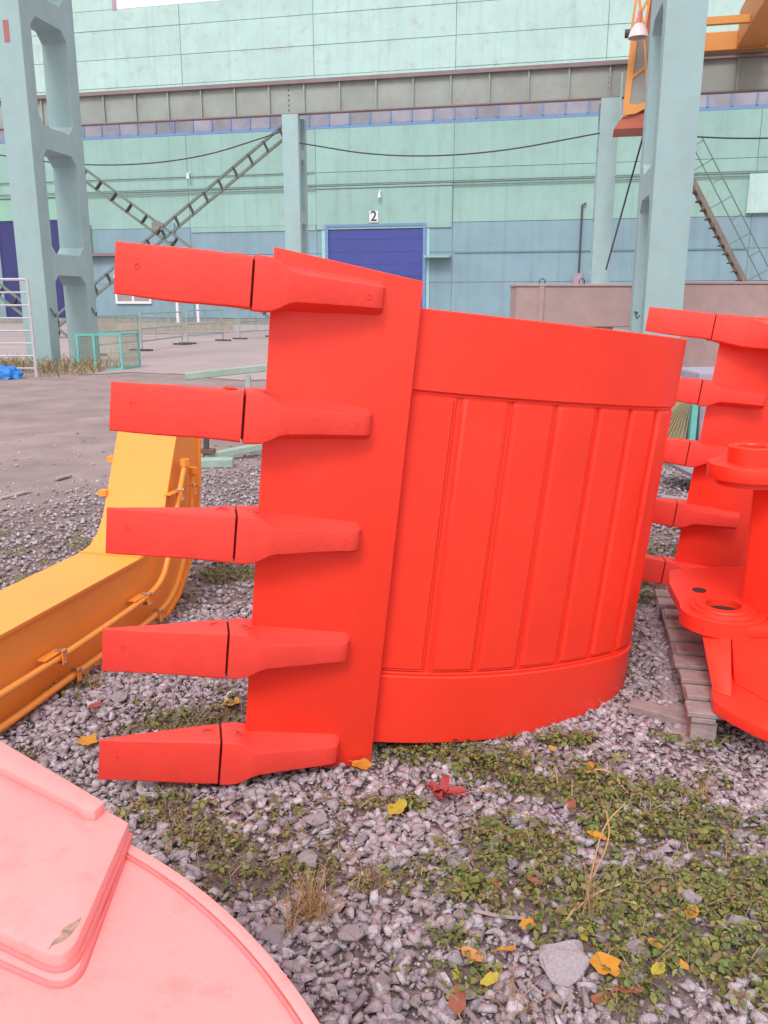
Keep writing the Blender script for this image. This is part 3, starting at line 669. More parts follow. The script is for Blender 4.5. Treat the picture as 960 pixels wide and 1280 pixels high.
RF = rowM(35)
cols = []
for s_, lab in ((-3.81, 'slim concrete column under the girder, just left of blue door number 2'), (8.42, 'slim concrete column under the girder, just left of the orange crane cab'),
               (-15.95, 'far concrete column of the girder, mostly hidden behind the wide two legged column'), (20.6, 'far concrete column of the girder beyond the right edge of the photo')):
    M = rowM(35) @ Matrix.Translation((s_, 0, 0)) @ Matrix.Rotation(rad(3), 4, 'Z')
    column('concrete_column', lab, M, .66, 1.25, .3, 8.79, (2.3, 4.75, 7.2) if s_ < 5 else (2.3, 4.75, 7.2), .35, .12)
def girder(y0, s0, s1, z0, z1, label):
    M = rowM(y0); t = thing('crane_girder', label, 'girder', M=M)
    MB().box(s0, s1, .22, .25, z0+.04, z1-.062).build('web', GIRD, t, M)
    MB().box(s0, s1, .09, .40, z0, z0+.041).build('bottom_flange', GIRDF, t, M)
    MB().box(s0, s1, .05, .45, z1-.061, z1).build('top_flange', GIRDF, t, M)
    MB().box(s0, s1, .17, .30, z1+.001, z1+.11).build('rail', GIRDF, t, M)
    k = s0+.5
    while k < s1:
        MB().box(k-.03, k+.03, .12, .219, z0+.042, z1-.062).build('stiffener', GIRD, t, M); k += 1.45
    for cs in (-15.95, -3.81, 8.42, 20.6):
        for zz in np.arange(z0+.15, z1, .18): 
            MB().box(cs-.12, cs-.07, .2, .219, zz, zz+.05).build('bolt', DSTEEL, t, M)
    return t
girder(35, -40, 32, 8.8, 9.95, 'long grey riveted crane girder with stiffeners carried on the slim columns before the hall')
# lattice cross bracing
def brace(name, label, M, p, q, wd=.42):
    t = thing(name, label, 'brace', M=M @ Matrix.Translation((p[0], 0, p[1])))
    d = Vector((q[0]-p[0], 0, q[1]-p[1])); L_ = d.length; d.normalize(); nn = Vector((-d.z, 0, d.x)); P0 = Vector((p[0], .3, p[1]))
    Mm = M
    for sg in (-1, 1):
        MB().bar(P0+nn*sg*wd/2, P0+nn*sg*wd/2+d*L_, .10, .10, nn).build('chord', STEELG, t, Mm)
    k = .3
    while k < L_:
        MB().bar(P0+d*k-nn*wd/2, P0+d*(k+.05)+nn*wd/2,   .22, .05, d).build('batten', DSTEEL, t, Mm); k += .82
    return t
brace('steel_brace', 'lattice brace rising from lower left to the top of a slim column', RF, (-15.4, .6), (-4.12, 8.25))
brace('steel_brace', 'rusty lattice brace falling from upper left behind the wide column toward the first tooth', RF, (-15.5, 8.5), (-4.3, .7))
brace('steel_brace', 'lattice brace low at far left, passing behind the white railing', RF, (-27.5, 8.9), (-14.8, -.1), .5)
MB().prism([(-10.6, 4.4), (-9.4, 4.4), (-9.3, 5.0), (-9.9, 5.4), (-10.6, 5.1)], 1, .22, .25)
tag(MB().prism([(-.27, -.15), (.22, -.18), (.28, .08), (.06, .2), (-.24, .14)], 1, 0, .04).build('gusset_plate', mat('rusty_gusset', (.22, .23, .20), .8, .2, 4), None, RF @ Matrix.Translation((-9.9, .2, 4.75))), 'rusty gusset plate where the two lattice braces cross', 'plate')

# overhead cables
def cable(label, M, pts, r=.028):
    t_ = MB().tube(smoothpath(pts, 3), r, 5).build('overhead_cable', DSTEEL, None, M, 60); return tag(t_, label, 'cable')
cable('thin black cable sagging across the two lattice braces', RF, [(-18, -.3, 7.9), (-13, -.3, 7.1), (-8, -.3, 7.15), (-4.15, -.05, 8.15)])
cable('thin black cable sagging above door 2 between the two slim columns', RF, [(-3.4, -.1, 7.7), (0, -.2, 7.05), (4, -.2, 7.0), (8.1, -.05, 7.6)])
cable('thin black cable running right from the second slim column past the crane cab', RF, [(8.7, -.1, 7.75), (12, -.2, 7.2), (16, -.2, 7.15), (20.4, -.1, 7.7)])
cable('black guy wire slanting down behind the big bucket beside the second slim column', RF, [(10.1, -.6, 9.6), (8.61, -.4, 2.78)], .035)

# ================================================================== FACTORY HALL
HM = rowM(62); hall = thing('factory_hall', 'huge mint green factory hall with blue grey lower band and blue doors', 'building', M=HM)
MB().box(-55, 45, .05, 14, 0, 26).build('wall_core', JOINT, hall, HM)
svals = [-53.4, -43.7, -34.1, -24.4, -14.7, -4.92, 4.85, 14.5, 24.1, 33.8, 43.4]
zrows = [(0.45, 2.95, BAND), (2.98, 4.97, BAND), (5.0, 6.93, BAND), (6.96, 9.5, MINT), (9.53, 10.42, MINT), (10.45, 13.27, MINT), (15.0, 16.66, MINT2), (16.69, 18.55, MINT2), (18.58, 20.44, MINT2), (20.47, 21.74, MINT2), (21.77, 24.5, MINT2)]
def panel(s0, s1, z0, z1, m, y=0):
    if s1-s0 < .05: return
    MB().box(s0, s1, y+random.uniform(-.012, .012), .355, z0, z1).build('wall_panel', m, hall, HM, None, .012, 1)
for si in range(len(svals)-1):
    s0, s1 = svals[si]+.018, svals[si+1]-.018
    for z0, z1, m in zrows:
        if z0 == 21.77 and s0 > -19.4: continue
        if z0 == 21.77: s1 = min(s1, -19.78)
        holes = []
        if si == 5 and z1 < 7: holes = [(-4.56, 3.25)]
        if si == 2 and z1 < 7.8: holes = [(-30.9, -25.6)]
        if si == 3 and z0 < 3.0: holes = []
        zz1 = z1
        if holes:
            for h0, h1 in holes: panel(s0, h0-.01, z0, zz1, m); panel(h1+.01, s1, z0, zz1, m)
        elif si == 2 and z0 == 6.96:
            panel(s0, -30.92, z0, z1, m); panel(-25.59, s1, z0, z1, m); panel(-30.9, -25.61, 7.73, 9.5, GREENP, -.05)
        else: panel(s0, s1, z0, zz1, m)
# proud lintel panels: left of the joint beside door 2, right of the crane
panel(-4.9, 4.8, 6.62, 9.48, MINT, -.10)
MB().box(-14.6, -5.0, -.06, -.013, 6.60, 6.95).build('lintel_strip', MINT, hall, HM)
MB().box(23.7, 30, -.25, -.02, 7.1, 9.45).build('projecting_panel', MINT2, hall, HM, None, .02, 1)
MB().box(-55, 45, -.08, .3, 0, .42).build('plinth', mat('stained_plinth', (.30, .30, .27), .9, .2, 2), hall, HM)
MB().box(5.0, 14.3, -.06, -.014, 4.92, 5.0).build('seam_strip', mat('blue_seam', (.16, .30, .34), .8), hall, HM)
MB().box(14.6, 24.0, -.06, -.014, 4.92, 5.0).build('seam_strip', MATS['blue_seam'], hall, HM)
# cable trays / pipes along the wall
for zz in (9.35, 9.62):
    o = MB().tube([(-53, -.12, zz), (45, -.12, zz)], .035, 6).build('wall_pipe', STEELG, hall, HM)
MB().tube([(-53, -.10, 10.45), (-5, -.10, 10.45)], .03, 6).build('wall_pipe', STEELG, hall, HM)
# window strip
M0 = HM
MB().box(-55, 45, .02, .2, 13.29, 13.50).build('window_sill', BLUEF, hall, HM)
MB().box(-55, 45, .02, .2, 14.88, 14.98).build('window_head', BLUEF, hall, HM)
k = -33.0; i = 0
while k < 32:
    wn = MB().box(k-.05, k+.05, -.05, .04, 13.50, 14.88).build('window_mullion', BLUEF, hall, HM)
    MB().box(k+.055, k+1.40, .02, .035, 13.505, 14.875).build('window_pane', PANE, hall, HM)
    k += 1.455
# bright glazed band high up, from the left third on
MB().box(-19.45, 45, .02, .2, 21.77, 25.6).build('high_glazing', WGLASS, hall, HM)
MB().box(-19.75, -19.46, -.05, .2, 21.70, 25.6).build('glazing_jamb', mat('purplish_jamb', (.45, .33, .42), .7), hall, HM)
# door 2
dr = MB().box(-4.05, 2.8, -.02, .04, .0, 6.80).build('door', BLUED, hall, HM)
for k in range(1, 8):
    MB().box(-4.0, 2.75, -.035, -.021, k*.85-.02, k*.85+.02).build('door_rib', BLUED, dr, HM)
fr = MB(); fr.box(-4.28, -4.06, -.16, .3, 0, 6.78); fr.box(2.81, 3.03, -.16, .3, 0, 6.78); fr.box(-4.28, 3.03, -.162, .3, 6.781, 6.95); fr.build('door_frame', BLUEF, hall, HM)
MB().box(-4.56, -4.29, -.04, .3, 0, 6.60).build('door_surround', PALEF, hall, HM); MB().box(3.04, 3.26, -.04, .3, 0, 6.60).build('door_surround', PALEF, hall, HM)
# left door
d2_ = MB().box(-30.8, -25.7, -.02, .04, 0, 7.6).build('door', NAVY, hall, HM)
fr = MB(); fr.box(-30.95, -30.81, -.04, .3, 0, 7.6); fr.box(-25.69, -25.55, -.04, .3, 0, 7.6); fr.box(-30.95, -25.55, -.041, .3, 7.601, 7.72); fr.build('door_frame', NAVY, hall, HM)
# small white framed window, ledge, ducts
wi = MB(); wi.box(-21.15, -18.15, -.16, -.03, 1.50, 1.68); wi.box(-21.15, -18.15, -.16, -.03, 3.45, 3.62); wi.box(-21.15, -20.98, -.16, -.03, 1.681, 3.449); wi.box(-18.32, -18.15, -.16, -.03, 1.681, 3.449); wi.box(-19.75, -19.6, -.15, -.03, 1.681, 3.449)
wi = wi.build('window', WHITE, hall, HM); MB().box(-20.97, -18.33, -.08, -.03, 1.69, 3.44).build('pane', GREYG, wi, HM)
MB().box(-24.3, -20.6, -.6, -.03, 5.0, 5.22).build('canopy_ledge', GIRDF, hall, HM)
MB().box(-23.1, -22.85, -.2, -.02, 5.25, 7.3).build('downpipe', GIRD, hall, HM)
MB().box(-16.6, -15.9, -.2, -.02, 6.0, 7.3).build('downpipe', BAND, hall, HM)
MB().tube([(13.5, -.15, 3.1), (13.5, -.15, 7.85), (13.75, -.15, 7.95)], .07, 6).build('vent_pipe', DSTEEL, hall, HM)
MB().box(13.15, 13.75, -.35, -.02, 2.3, 3.5).build('meter_box', mat('mauve_box', (.40, .28, .36), .7), hall, HM)
for s_, z_ in ((-14.5, 10.75), (-.25, 9.1)):
    MB().tube([(s_, -.05, z_), (s_, -.35, z_-.1), (s_, -.35, z_-.45)], [.05, .06, .13], 8).build('wall_lamp', WHITE, hall, HM)
for s_, z_ in ((-5.6, 4.6), (3.9, 4.6)):
    MB().box(s_-.9, s_+.9, -.9, -.05, z_, z_+.15).build('small_canopy', WHITE if s_ < 0 else MINT, hall, HM)
# number sign 2
sg = thing('number_sign', 'small white sign with a dark number 2 above the blue door', 'sign', M=HM @ Matrix.Translation((-.7, -.15, 7.42)))
SM = HM @ Matrix.Translation((-.7, -.15, 7.42))
MB().box(-.31, .31, -.03, .03, -.38, .38).build('board', WHITE, sg, SM)
tcu = bpy.data.curves.new('digit', 'FONT'); tcu.body = '2'; tcu.size = .95; tcu.align_x = 'CENTER'; tcu.align_y = 'CENTER'; tcu.extrude = .005; tcu.offset = .012
tmp = bpy.data.objects.new('tmp', tcu); C.objects.link(tmp); dg = bpy.context.evaluated_depsgraph_get(); me = bpy.data.meshes.new_from_object(tmp.evaluated_get(dg)); bpy.data.objects.remove(tmp)
me.materials.clear(); me.materials.append(INK); me.name = 'digit'
link('digit', me, sg, SM @ Matrix.Translation((0, -.04, 0)) @ Matrix.Rotation(PI/2, 4, 'X'))
# two white posts at the foot of the wall
for s_, lab in ((-15.35, 'left one of two thin white posts at the foot of the hall wall'), (-13.72, 'right one of two thin white posts at the foot of the hall wall')):
    t = thing('white_post', lab, 'post', M=HM @ Matrix.Translation((s_, -1.5, 0))); Mx = t.matrix_basis.copy()
    MB().tube([(0, 0, 0), (0, 0, 1.9)], .11, 8).build('pole', WHITE, t, Mx); MB().box(-.25, .25, -.25, .25, 0, .05).build('foot', DSTEEL, t, Mx)

# ================================================================== CRANE
cr = thing('bridge_crane', 'orange bridge crane with box girders and hanging cab at the upper right', 'crane', M=RF @ Matrix.Translation((11, 0, 10)))
MB().box(9.6, 15.8, .0, .5, 10.12, 10.72).build('end_carriage', CRANE, cr, RF, None, .02, 1)
for s_ in (10.3, 14.9): MB().lathe([(.05, -.08), (.32, -.08), (.32, .08), (.05, .08)], (0, 0, 0), 20).build('wheel', CRANED, cr, RF @ Matrix.Translation((s_, .24, 10.35)) @ Matrix.Rotation(PI/2, 4, 'X'), 40)
MB().box(12.55, 13.55, -17, -.01, 10.15, 11.35).build('box_girder', CRANE, cr, RF, None, .03, 1)
MB().box(9.65, 10.35, -17, -.01, 10.35, 11.45).build('box_girder', CRANED, cr, RF, None, .03, 1)
for yy in (-2.4,): MB().box(10.36, 12.54, yy-.1, yy+.1, 11.0+yy*.3, 11.22+yy*.3).build('tie_beam', CRANE, cr, RF)
# lattice gangway side truss left of the girder
MB().prism([(13.7, 10.05), (15.9, 10.05), (15.9, 10.5), (14.2, 10.4)], 1, -.5, -.02).build('carriage_bracket', CRANED, cr, RF)
CY = -3.0; CR = rowM(32)
cab = MB().prism([(8.11, 7.60), (8.22, 10.1), (8.44, 10.1), (8.31, 7.95), (8.60, 7.92), (8.95, 8.06), (8.95, 7.86), (8.55, 7.66)], 1, 0, .12).build('cab_frame', CRANE, cr, CR)
MB().prism([(8.311, 7.952), (8.43, 10.0), (9.5, 10.0), (9.5, 8.061), (8.951, 8.061), (8.60, 7.922)], 1, .05, .09).build('cab_window', GREYG, cab, CR)
MB().bar((8.33, .03, 8.75), (8.75, .03, 9.05), .05, .08).build('window_bar', CRANE, cab, CR)
MB().bar((8.75, .03, 9.05), (8.62, .03, 10.0), .05, .06).build('window_bar', CRANE, cab, CR)
MB().bar((8.75, .03, 9.05), (8.86, .03, 8.0), .05, .06).build('window_bar', CRANE, cab, CR)
MB().box(8.80, 8.98, -.02, .12, 8.07, 10.1).build('corner_post', CRANED, cab, CR)
MB().box(8.30, 9.9, .13, 1.7, 7.9, 10.0).build('cab_body', CRANED, cab, CR)
MB().prism([(7.86, 7.22), (9.7, 7.22), (9.7, 7.84), (8.55, 7.63), (8.10, 7.58)], 1, .1, 1.6).build('cab_floor', CRANED, cr, CR)
for a_, b_ in (((8.22, 10.1), (8.52, 13.4)), ((8.62, 10.1), (9.0, 13.4)), ((8.22, 10.1), (8.75, 11.2)), ((8.62, 10.1), (8.35, 11.3)), ((8.35, 11.3), (8.9, 12.5)), ((8.75, 11.2), (8.45, 12.6))):
    MB().bar((a_[0], .1, a_[1]), (b_[0], .1, b_[1]), .07, .08).build('lattice_bar', CRANE, cr, CR)
MB().box(8.72, 9.8, .15, 1.4, 10.01, 13.4).build('equipment_cabinet', CRANED, cr, CR)
MB().tube([(8.02, .1, 10.08), (8.24, .1, 10.08)], .13, 10).build('bumper', DSTEEL, cr, CR)
MB().box(8.03, 8.08, 1.2, 1.3, 7.3, 9.2).build('hand_post', PALEF, cr, CR)
lamp = thing('floodlight', 'white dome shaped floodlight hanging beside the orange crane cab', 'lamp', M=CR @ Matrix.Translation((8.42, -.7, 9.72))); LMx = lamp.matrix_basis.copy()
MB().lathe([(.02, .42), (.12, .40), (.26, .22), (.32, 0), (.30, 0), (.24, .2), (.1, .36), (.02, .38)], n=24).build('shade', mat('pinkish_white_enamel', (.78, .70, .74), .35), lamp, LMx, 50)
MB().tube([(0, 0, .40), (0, 0, .75)], .06, 8).build('neck', PINKE, lamp, LMx); MB().lathe([(0, .02), (.22, .02), (.18, .08), (0, .1)], n=18).build('bulb', GREYG, lamp, LMx, 50)
MB().tube([(0, 0, .75), (0, .7, 1.0)], .03, 6).build('bracket', CRANE, lamp, LMx)

# access ladder right
ST = rowM(33); sl = thing('stair_ladder', 'steep dark steel stair with thin mint handrails right of the nearest column', 'stairs', M=ST @ Matrix.Translation((14, 0, 0)))
A_ = Vector((10.0, 0, 7.05)); B_ = Vector((14.2, 0, 0))
for yy in (0, .7): MB().bar(A_+Vector((0, yy, 0)), B_+Vector((0, yy, 0)), .05, .15).build('stringer', mat('brown_grey_stringer', (.24, .21, .18), .8, .2, 3), sl, ST)
for k in range(24):
    t = k/24; p = A_.lerp(B_, t); MB().box(p.x-.20, p.x+.05, .031, .669, p.z-.02, p.z+.02).build('tread', mat('rusty_tread', (.14, .09, .09), .8), sl, ST)
off1 = Vector((.72, 0, .42)); off2 = Vector((.40, 0, .23))
for oo in (off1, off2): MB().bar(A_.lerp(B_, .07)+oo, B_+oo, .035, .035).build('handrail', STEELG, sl, ST)
for k in range(11):
    p = A_.lerp(B_, .08+k*.085); MB().bar(p+off2*(0 if k % 2 else 1), p+off1, .03, .03).build('baluster', STEELG, sl, ST)

# ================================================================== CONCRETE WALL BLOCKS, right middle distance
def slab(label, M, s0, s1, z0, z1, dep, hooks, feet=()):
    t = thing('concrete_slab', label, 'concrete block', M=M @ Matrix.Translation((s0, 0, 0)))
    MB().box(s0, s1, 0, dep, z0, z1-.06).build('body', SLAB, t, M, None, .02, 1)
    MB().box(s0-.03, s1+.02, -.03, dep+.03, z1-.059, z1).build('rim', SLAB, t, M, None, .01, 1)
    for k in ((s0+.62,) if not z0 == 0 else ()): MB().box(k-.07, k+.07, -.04, -.001, z0, z1-.062).build('rib', SLAB, t, M, None, .015, 1)
    for h in hooks: MB().tube([(h-.06, dep/2, z1-.02), (h-.07, dep/2, z1+.10), (h, dep/2, z1+.15), (h+.07, dep/2, z1+.10), (h+.06, dep/2, z1-.02)], .014, 6).build('lifting_loop', DSTEEL, t, M, 60)
    for f in feet: MB().box(f, f+.35, .1, dep-.1, 0, z0-.001).build('bearer', SLAB, t, M)
    return t
SB = Matrix.Translation((0, 0, 0)) @ Matrix.Rotation(rad(-1), 4, 'Z'); SB = Matrix.Translation((0, 21.5, 0)) @ Matrix.Rotation(rad(0), 4, 'Z')
slab('long pinkish concrete beam raised on bearers, left end seen above the big bucket', SB, 3.28, 7.0, 1.0, 2.04, 1.0, (4.0, 5.0), (3.6, 5.4, 6.6))
slab('tall pinkish concrete block right of the nearest column, above the smaller bucket', SB, 7.03, 16, .0, 2.10, 1.0, (7.5, 11), ())
plank((5.9, 20.8, .25), (7.2, 20.6, .25), .2, .5, 'low stained concrete kerb piece under the pinkish beam', SLAB, name='concrete_kerb', cat='concrete kerb')

# ================================================================== FENCES, CAGE, BARRIERS, TRESTLE
# white railing at left
RAILW = mat('dull_white_rail', (.50, .51, .54), .6, .1, 4)
rl = thing('railing', 'white steel railing of horizontal bars at the left edge before the wide column', 'railing', (-9, 18.4, 0))
r0_ = np.array(G(56, 474)); 
ra = np.array([-7.62, 18.6, 0]); rb = ra+np.array([-3.4, -.1, 0])
for k in range(8):
    z = .2+k*.268; MB().tube([tuple(ra+[0, 0, z]), tuple(rb+[0, 0, z])], .022 if k < 7 else .032, 6).build('bar', RAILW, rl)
for f in (0, .5, 1): p = ra*(1-f)+rb*f; MB().tube([tuple(p), tuple(p+[0, 0, 2.1])], .035, 8).build('post', RAILW, rl)
# teal mesh cage
cg = thing('mesh_cage', 'small open teal steel frame cage with wire mesh beside the foot of the wide column', 'cage', (-6.6, 20, 0))
c0 = np.array([-7.22, 20.15, 0]); cx = np.array([.92, .32, 0]); cy = np.array([.2, .95, 0])*.9; hh = .86
cs = [c0, c0+cx, c0+cx+cy, c0+cy]
for i in range(4):
    p = cs[i]; q = cs[(i+1) % 4]; MB().bar(p, p+[0, 0, hh], .05, .05).build('post', TEAL, cg)
    for z in (.04, hh): MB().bar(p+[0, 0, z], q+[0, 0, z], .045, .045).build('rail', TEAL, cg)
    m = MB()
    for t in np.linspace(.05, .95, 17): m.bar(p*(1-t)+q*t+[0, 0, .05], p*(1-t)+q*t+[0, 0, hh-.03], .006, .006)
    for z in np.linspace(.08, hh-.06, 15): m.bar(p+[0, 0, z], q+[0, 0, z], .006, .006)
    m.build('wire_mesh', MESHM, cg)
pst = c0+cx*.38; MB().bar(pst, pst+[0, 0, hh], .05, .05).build('post', TEAL, cg)
# crowd barriers
def barrier(p, q, h, label):
    p = np.array([*p, 0.]); q = np.array([*q, 0.]); t = thing('barrier', label, 'barrier', tuple((p+q)/2), 'pale crowd barriers along the path')
    for z in (.35, h*.6, h): MB().tube([tuple(p+[0, 0, z]), tuple(q+[0, 0, z])], .028, 6).build('rail', MINTS, t)
    n = max(2, int(np.linalg.norm(q-p)/1.1))
    for i in range(n+1):
        r_ = p+(q-p)*i/n; e = i in (0, n)
        MB().tube([tuple(r_+[0, 0, .02 if e else .35]), tuple(r_+[0, 0, h])], .03 if e else .018, 6).build('post', MINTS, t)
        if e:
            d = (q-p)/np.linalg.norm(q-p); nn = np.array([-d[1], d[0], 0]); MB().bar(tuple(r_-nn*.35+[0, 0, .06]), tuple(r_+nn*.35+[0, 0, .06]), .10, .07).build('foot', DSTEEL, t)
    return t
barrier(G(120, 446)[:2], G(174, 440)[:2], 1.2, 'pale steel barrier just right of the wide column')
barrier(G(178, 440)[:2], G(228, 432)[:2], 1.25, 'pale steel barrier between the column barrier and the white posts')
barrier(G(235, 431)[:2], G(279, 427)[:2], 1.3, 'pale steel barrier under the first tooth, right of the white posts')
barrier(G(300, 425)[:2], G(340, 422)[:2], 1.3, 'rightmost pale steel barrier, beside the lip of the big bucket')
# pale kerb along the hall foot
o = MB().bar(tuple(G(100, 420)+[0, 0, .35]), tuple(G(290, 416)+[0, 0, .35]), .4, .45).build('hall_kerb', mat('pale_kerb_concrete', (.48, .45, .38), .9, .15, 2)); o['kind'] = 'structure'
# fallen mint trestle
tr_ = thing('steel_trestle', 'low mint green steel trestle with rusty joints standing behind the second tooth', 'trestle', (-1.6, 8.6, 0))
ta = np.array([*G(258, 578)[:2], 0]); tb = ta+np.array([1.5, .7, 0])
tp = lambda a_, b_: MB().bar(tuple(a_), tuple(b_), .075, .075)
MB().bar((-2.05, 8.75, .86), (-.55, 9.0, 1.0), .09, .07).build('top_bar', MINTS, tr_, None, None, .006, 1)
MB().bar((-1.42, 8.8, .05), (-1.42, 8.85, .86), .05, .05).build('leg', MINTS, tr_)
MB().bar(tuple(ta+[0, 0, .0]), tuple(ta+[.02, 0, .42]), .05, .05).build('leg', DSTEEL, tr_)
MB().bar(tuple(ta+[-.02, 0, .05]), (-.6, 9.1, .22), .10, .07).build('ground_bar', MINTS, tr_, None, None, .006, 1)
MB().bar((-.62, 9.1, .0), (-.66, 9.02, .98), .05, .05).build('leg', MINTS, tr_)
MB().bar(tuple(G(240, 585)+[0, 0, .05]), tuple(G(292, 584)+[0, 0, .05]), .14, .09).build('foot_bar', MINTS, tr_, None, None, .01, 1)
MB().box(ta[0]-.1, ta[0]+.09, ta[1]-.06, ta[1]+.06, .10, .14).build('joint_plate', mat('rust_plate', (.20, .10, .08), .8), tr_)
# blue tarp bundle
bm = bmesh.new(); bmesh.ops.create_icosphere(bm, subdivisions=4, radius=1)
from mathutils import noise
for v in bm.verts:
    p = v.co.copy(); k = 1+.35*noise.noise(p*2.2)+.2*abs(noise.noise(p*5)); v.co = Vector((p.x*.33*k, p.y*.25*k, max(p.z, -.3)*.2*k+.05))
o = bmobj('tarp_bundle', bm, TARP, None, Matrix.Translation((-8.15, 18.2, .02)), 40); tag(o, 'crumpled bright blue tarp on the verge at the left edge', 'tarp')

# things glimpsed between the buckets
ct = thing('net_crate', 'teal framed crate with yellowish netting seen through the gap between the two buckets', 'crate', (3.6, 9.4, 0))
q0 = G(862, 575); gx, gy = q0[0], q0[1]
for dx in (-.55, 0):
    for dy in (0, .5): MB().bar((gx+dx, gy+dy, 0), (gx+dx, gy+dy, .82), .06, .06).build('post', TEAL, ct)
for z in (.05, .80): MB().bar((gx-.55, gy, z), (gx, gy, z), .05, .05).build('rail', TEAL, ct)
m = MB()
for t in np.linspace(-.85, .5, 26):
    m.bar((gx-.52+max(0, t)*1.0, gy+.02, .06-min(0, t)*.8), (gx-.52+min(.5, (t+.75))*1.0 if t < .3 else gx-.02, gy+.02, .78 if t < 0 else .78), .008, .008)
m.build('netting', mat('straw_net', (.42, .36, .20), .8), ct)
MB().box(gx-.5, gx-.05, gy+.06, gy+.45, .06, .70).build('filling', mat('dull_sacking', (.36, .30, .19), .9, .2, 10), ct)
pb = thing('plastic_bin', 'grey lilac ribbed plastic bin behind the teeth of the smaller bucket', 'bin', (gx+.45, gy+.2, 0))
MB().prism([(gx+.12, .0), (gx+.95, .0), (gx+1.0, .80), (gx+.08, .80)], 1, gy+.1, gy+.8).build('body', PLAST, pb, None, None, .03, 2)
MB().box(gx+.04, gx+1.05, gy+.05, gy+.85, .80, .90).build('rim', PLAST, pb, None, None, .02, 2)
for k in range(5): MB().box(gx+.2+k*.17, gx+.23+k*.17, gy+.07, gy+.099, .03, .79).build('rib', PLAST, pb)
o = MB().lathe([(.0, 0), (.30, 0), (.33, .03), (.33, .10), (.27, .12), (0, .12)], n=30).build('metal_lid', GREYM, None, Matrix.Translation((*G(868, 612)[:2], .10)) @ Matrix.Rotation(rad(25), 4, 'Y'), 40)
tag(o, 'round grey metal lid leaning on the gravel between the buckets', 'lid')

# ================================================================== ROCKS, LEAVES, PLANTS on the gravel
def rock(px, py, wpx, label, seed, fl=.7):
    p = G(px, py); d = np.linalg.norm(p-np.array([0, 0, CAM_H])); r = wpx/2*d/FPX
    V_, F_ = hullrock(12, (1, .78, fl), 300+seed); bm = fixn([tuple(v) for v in V_], F_.tolist())
    bmesh.ops.bevel(bm, geom=list(bm.edges), offset=.035, segments=1, affect='EDGES')
    bmesh.ops.triangulate(bm, faces=bm.faces); bmesh.ops.subdivide_edges(bm, edges=[e for e in bm.edges if e.calc_length() > .25], cuts=2, use_grid_fill=True); bm.normal_update()
    for v in bm.verts: v.co += v.normal*(.10*noise.noise(v.co*2.3+Vector((seed, 0, 0)))+.05*noise.noise(v.co*6+Vector((seed, 2, 0))))
    z = float(gz(p[0], p[1]))
    o = bmobj('rock', bm, ROCK, None, Matrix.Translation((p[0], p[1], z+r*fl*.55+.014)) @ Matrix.Rotation(seed*1.3, 4, 'Z') @ Matrix.Scale(r, 4), 25)
    tag(o, label, 'rock', 'larger rocks lying on the gravel')
for i, a_ in enumerate(((395, 1032, 38, 'squarish pale rock on gravel below the lowest tooth adapter'),
    (700, 1212, 78, 'large flat grey rock near the bottom, between two yellow leaves'),
    (861, 1133, 34, 'rounded pale rock among weeds, just above a yellow leaf at the right'),
    (925, 1166, 36, 'wedge shaped rock near the right edge below the rounded pale one'),
    (916, 1186, 24, 'small white rock touching the wedge shaped rock at the right edge'),
    (947, 1200, 24, 'small grey rock nearest the right edge, low in the weeds'),
    (570, 1080, 36, 'upright oval rock half hidden in weeds right of the dry grass'),
    (445, 1178, 46, 'mid sized blocky rock right of the pink bucket rim'),
    (491, 1085, 26, 'rounded rock alone above the clover right of the grass tuft'),
    (795, 1196, 32, 'grey rock half buried beside a small orange leaf'),
    (578, 1150, 26, 'grey rock at the left end of the row of low stones'),
    (385, 1085, 34, 'reddish grey rock behind the dry grass tuft'),
    (620, 1105, 26, 'small pale rock under the red plant, above the row of low stones'),
    (752, 1178, 26, 'knobbly white rock beside the dry stalks'),
    (150, 880, 30, 'pointed grey rock under the fourth tooth'),
    (478, 1236, 30, 'grey rock at the bottom, right of the pink rim'),
    (345, 1178, 42, 'dull reddish rock touching the pink bucket rim'))):
    rock(*a_, i, .48)
def leafobj(px, py, wpx, label, m, seed, kind='birch'):
    r_ = np.random.default_rng(seed); p = G(px, py); d = np.linalg.norm(p-np.array([0, 0, CAM_H])); L_ = wpx*d/FPX
    n = 18; V_ = []; F_ = []
    lob = .13 if kind == 'maple' else .04
    for ringk, k in enumerate((.0, .5, 1.0)):
        for i in range(n):
            t = 2*PI*i/n; rr = (1+lob*math.cos(5*t)+.07*r_.normal())*(1-.25*abs(math.sin(t))**2*(kind != 'maple'))
            x_, y_ = rr*math.cos(t)*k*.5, rr*math.sin(t)*k*.5*(.68 if kind != 'maple' else .95)
            V_.append((x_, y_, .22*abs(y_)+.10*x_*x_+.03*r_.normal()*k))
    V_ = [(0, 0, 0)]+V_[n:]
    for i in range(n): F_ += [(0, 1+i, 1+(i+1) % n), (1+i, 1+n+i, 1+n+(i+1) % n, 1+(i+1) % n)]
    me = meshdata('leaf', V_, F_, m, 80); z = float(gz(p[0], p[1]))+.034
    M = Matrix.Translation((p[0], p[1], z)) @ Matrix.Rotation(r_.random()*6.28, 4, 'Z') @ Matrix.Rotation(r_.random()*.7-.2, 4, 'X') @ Matrix.Scale(L_, 4)
    t = link('fallen_leaf', me, None, M); tag(t, label, 'leaf', 'fallen autumn leaves on the gravel')
    st = MB().tube([(.45, 0, .02), (.6, .03, .0), (.78, .1, .03)], .018, 5).build('leaf_stalk', STEMM, t, M)
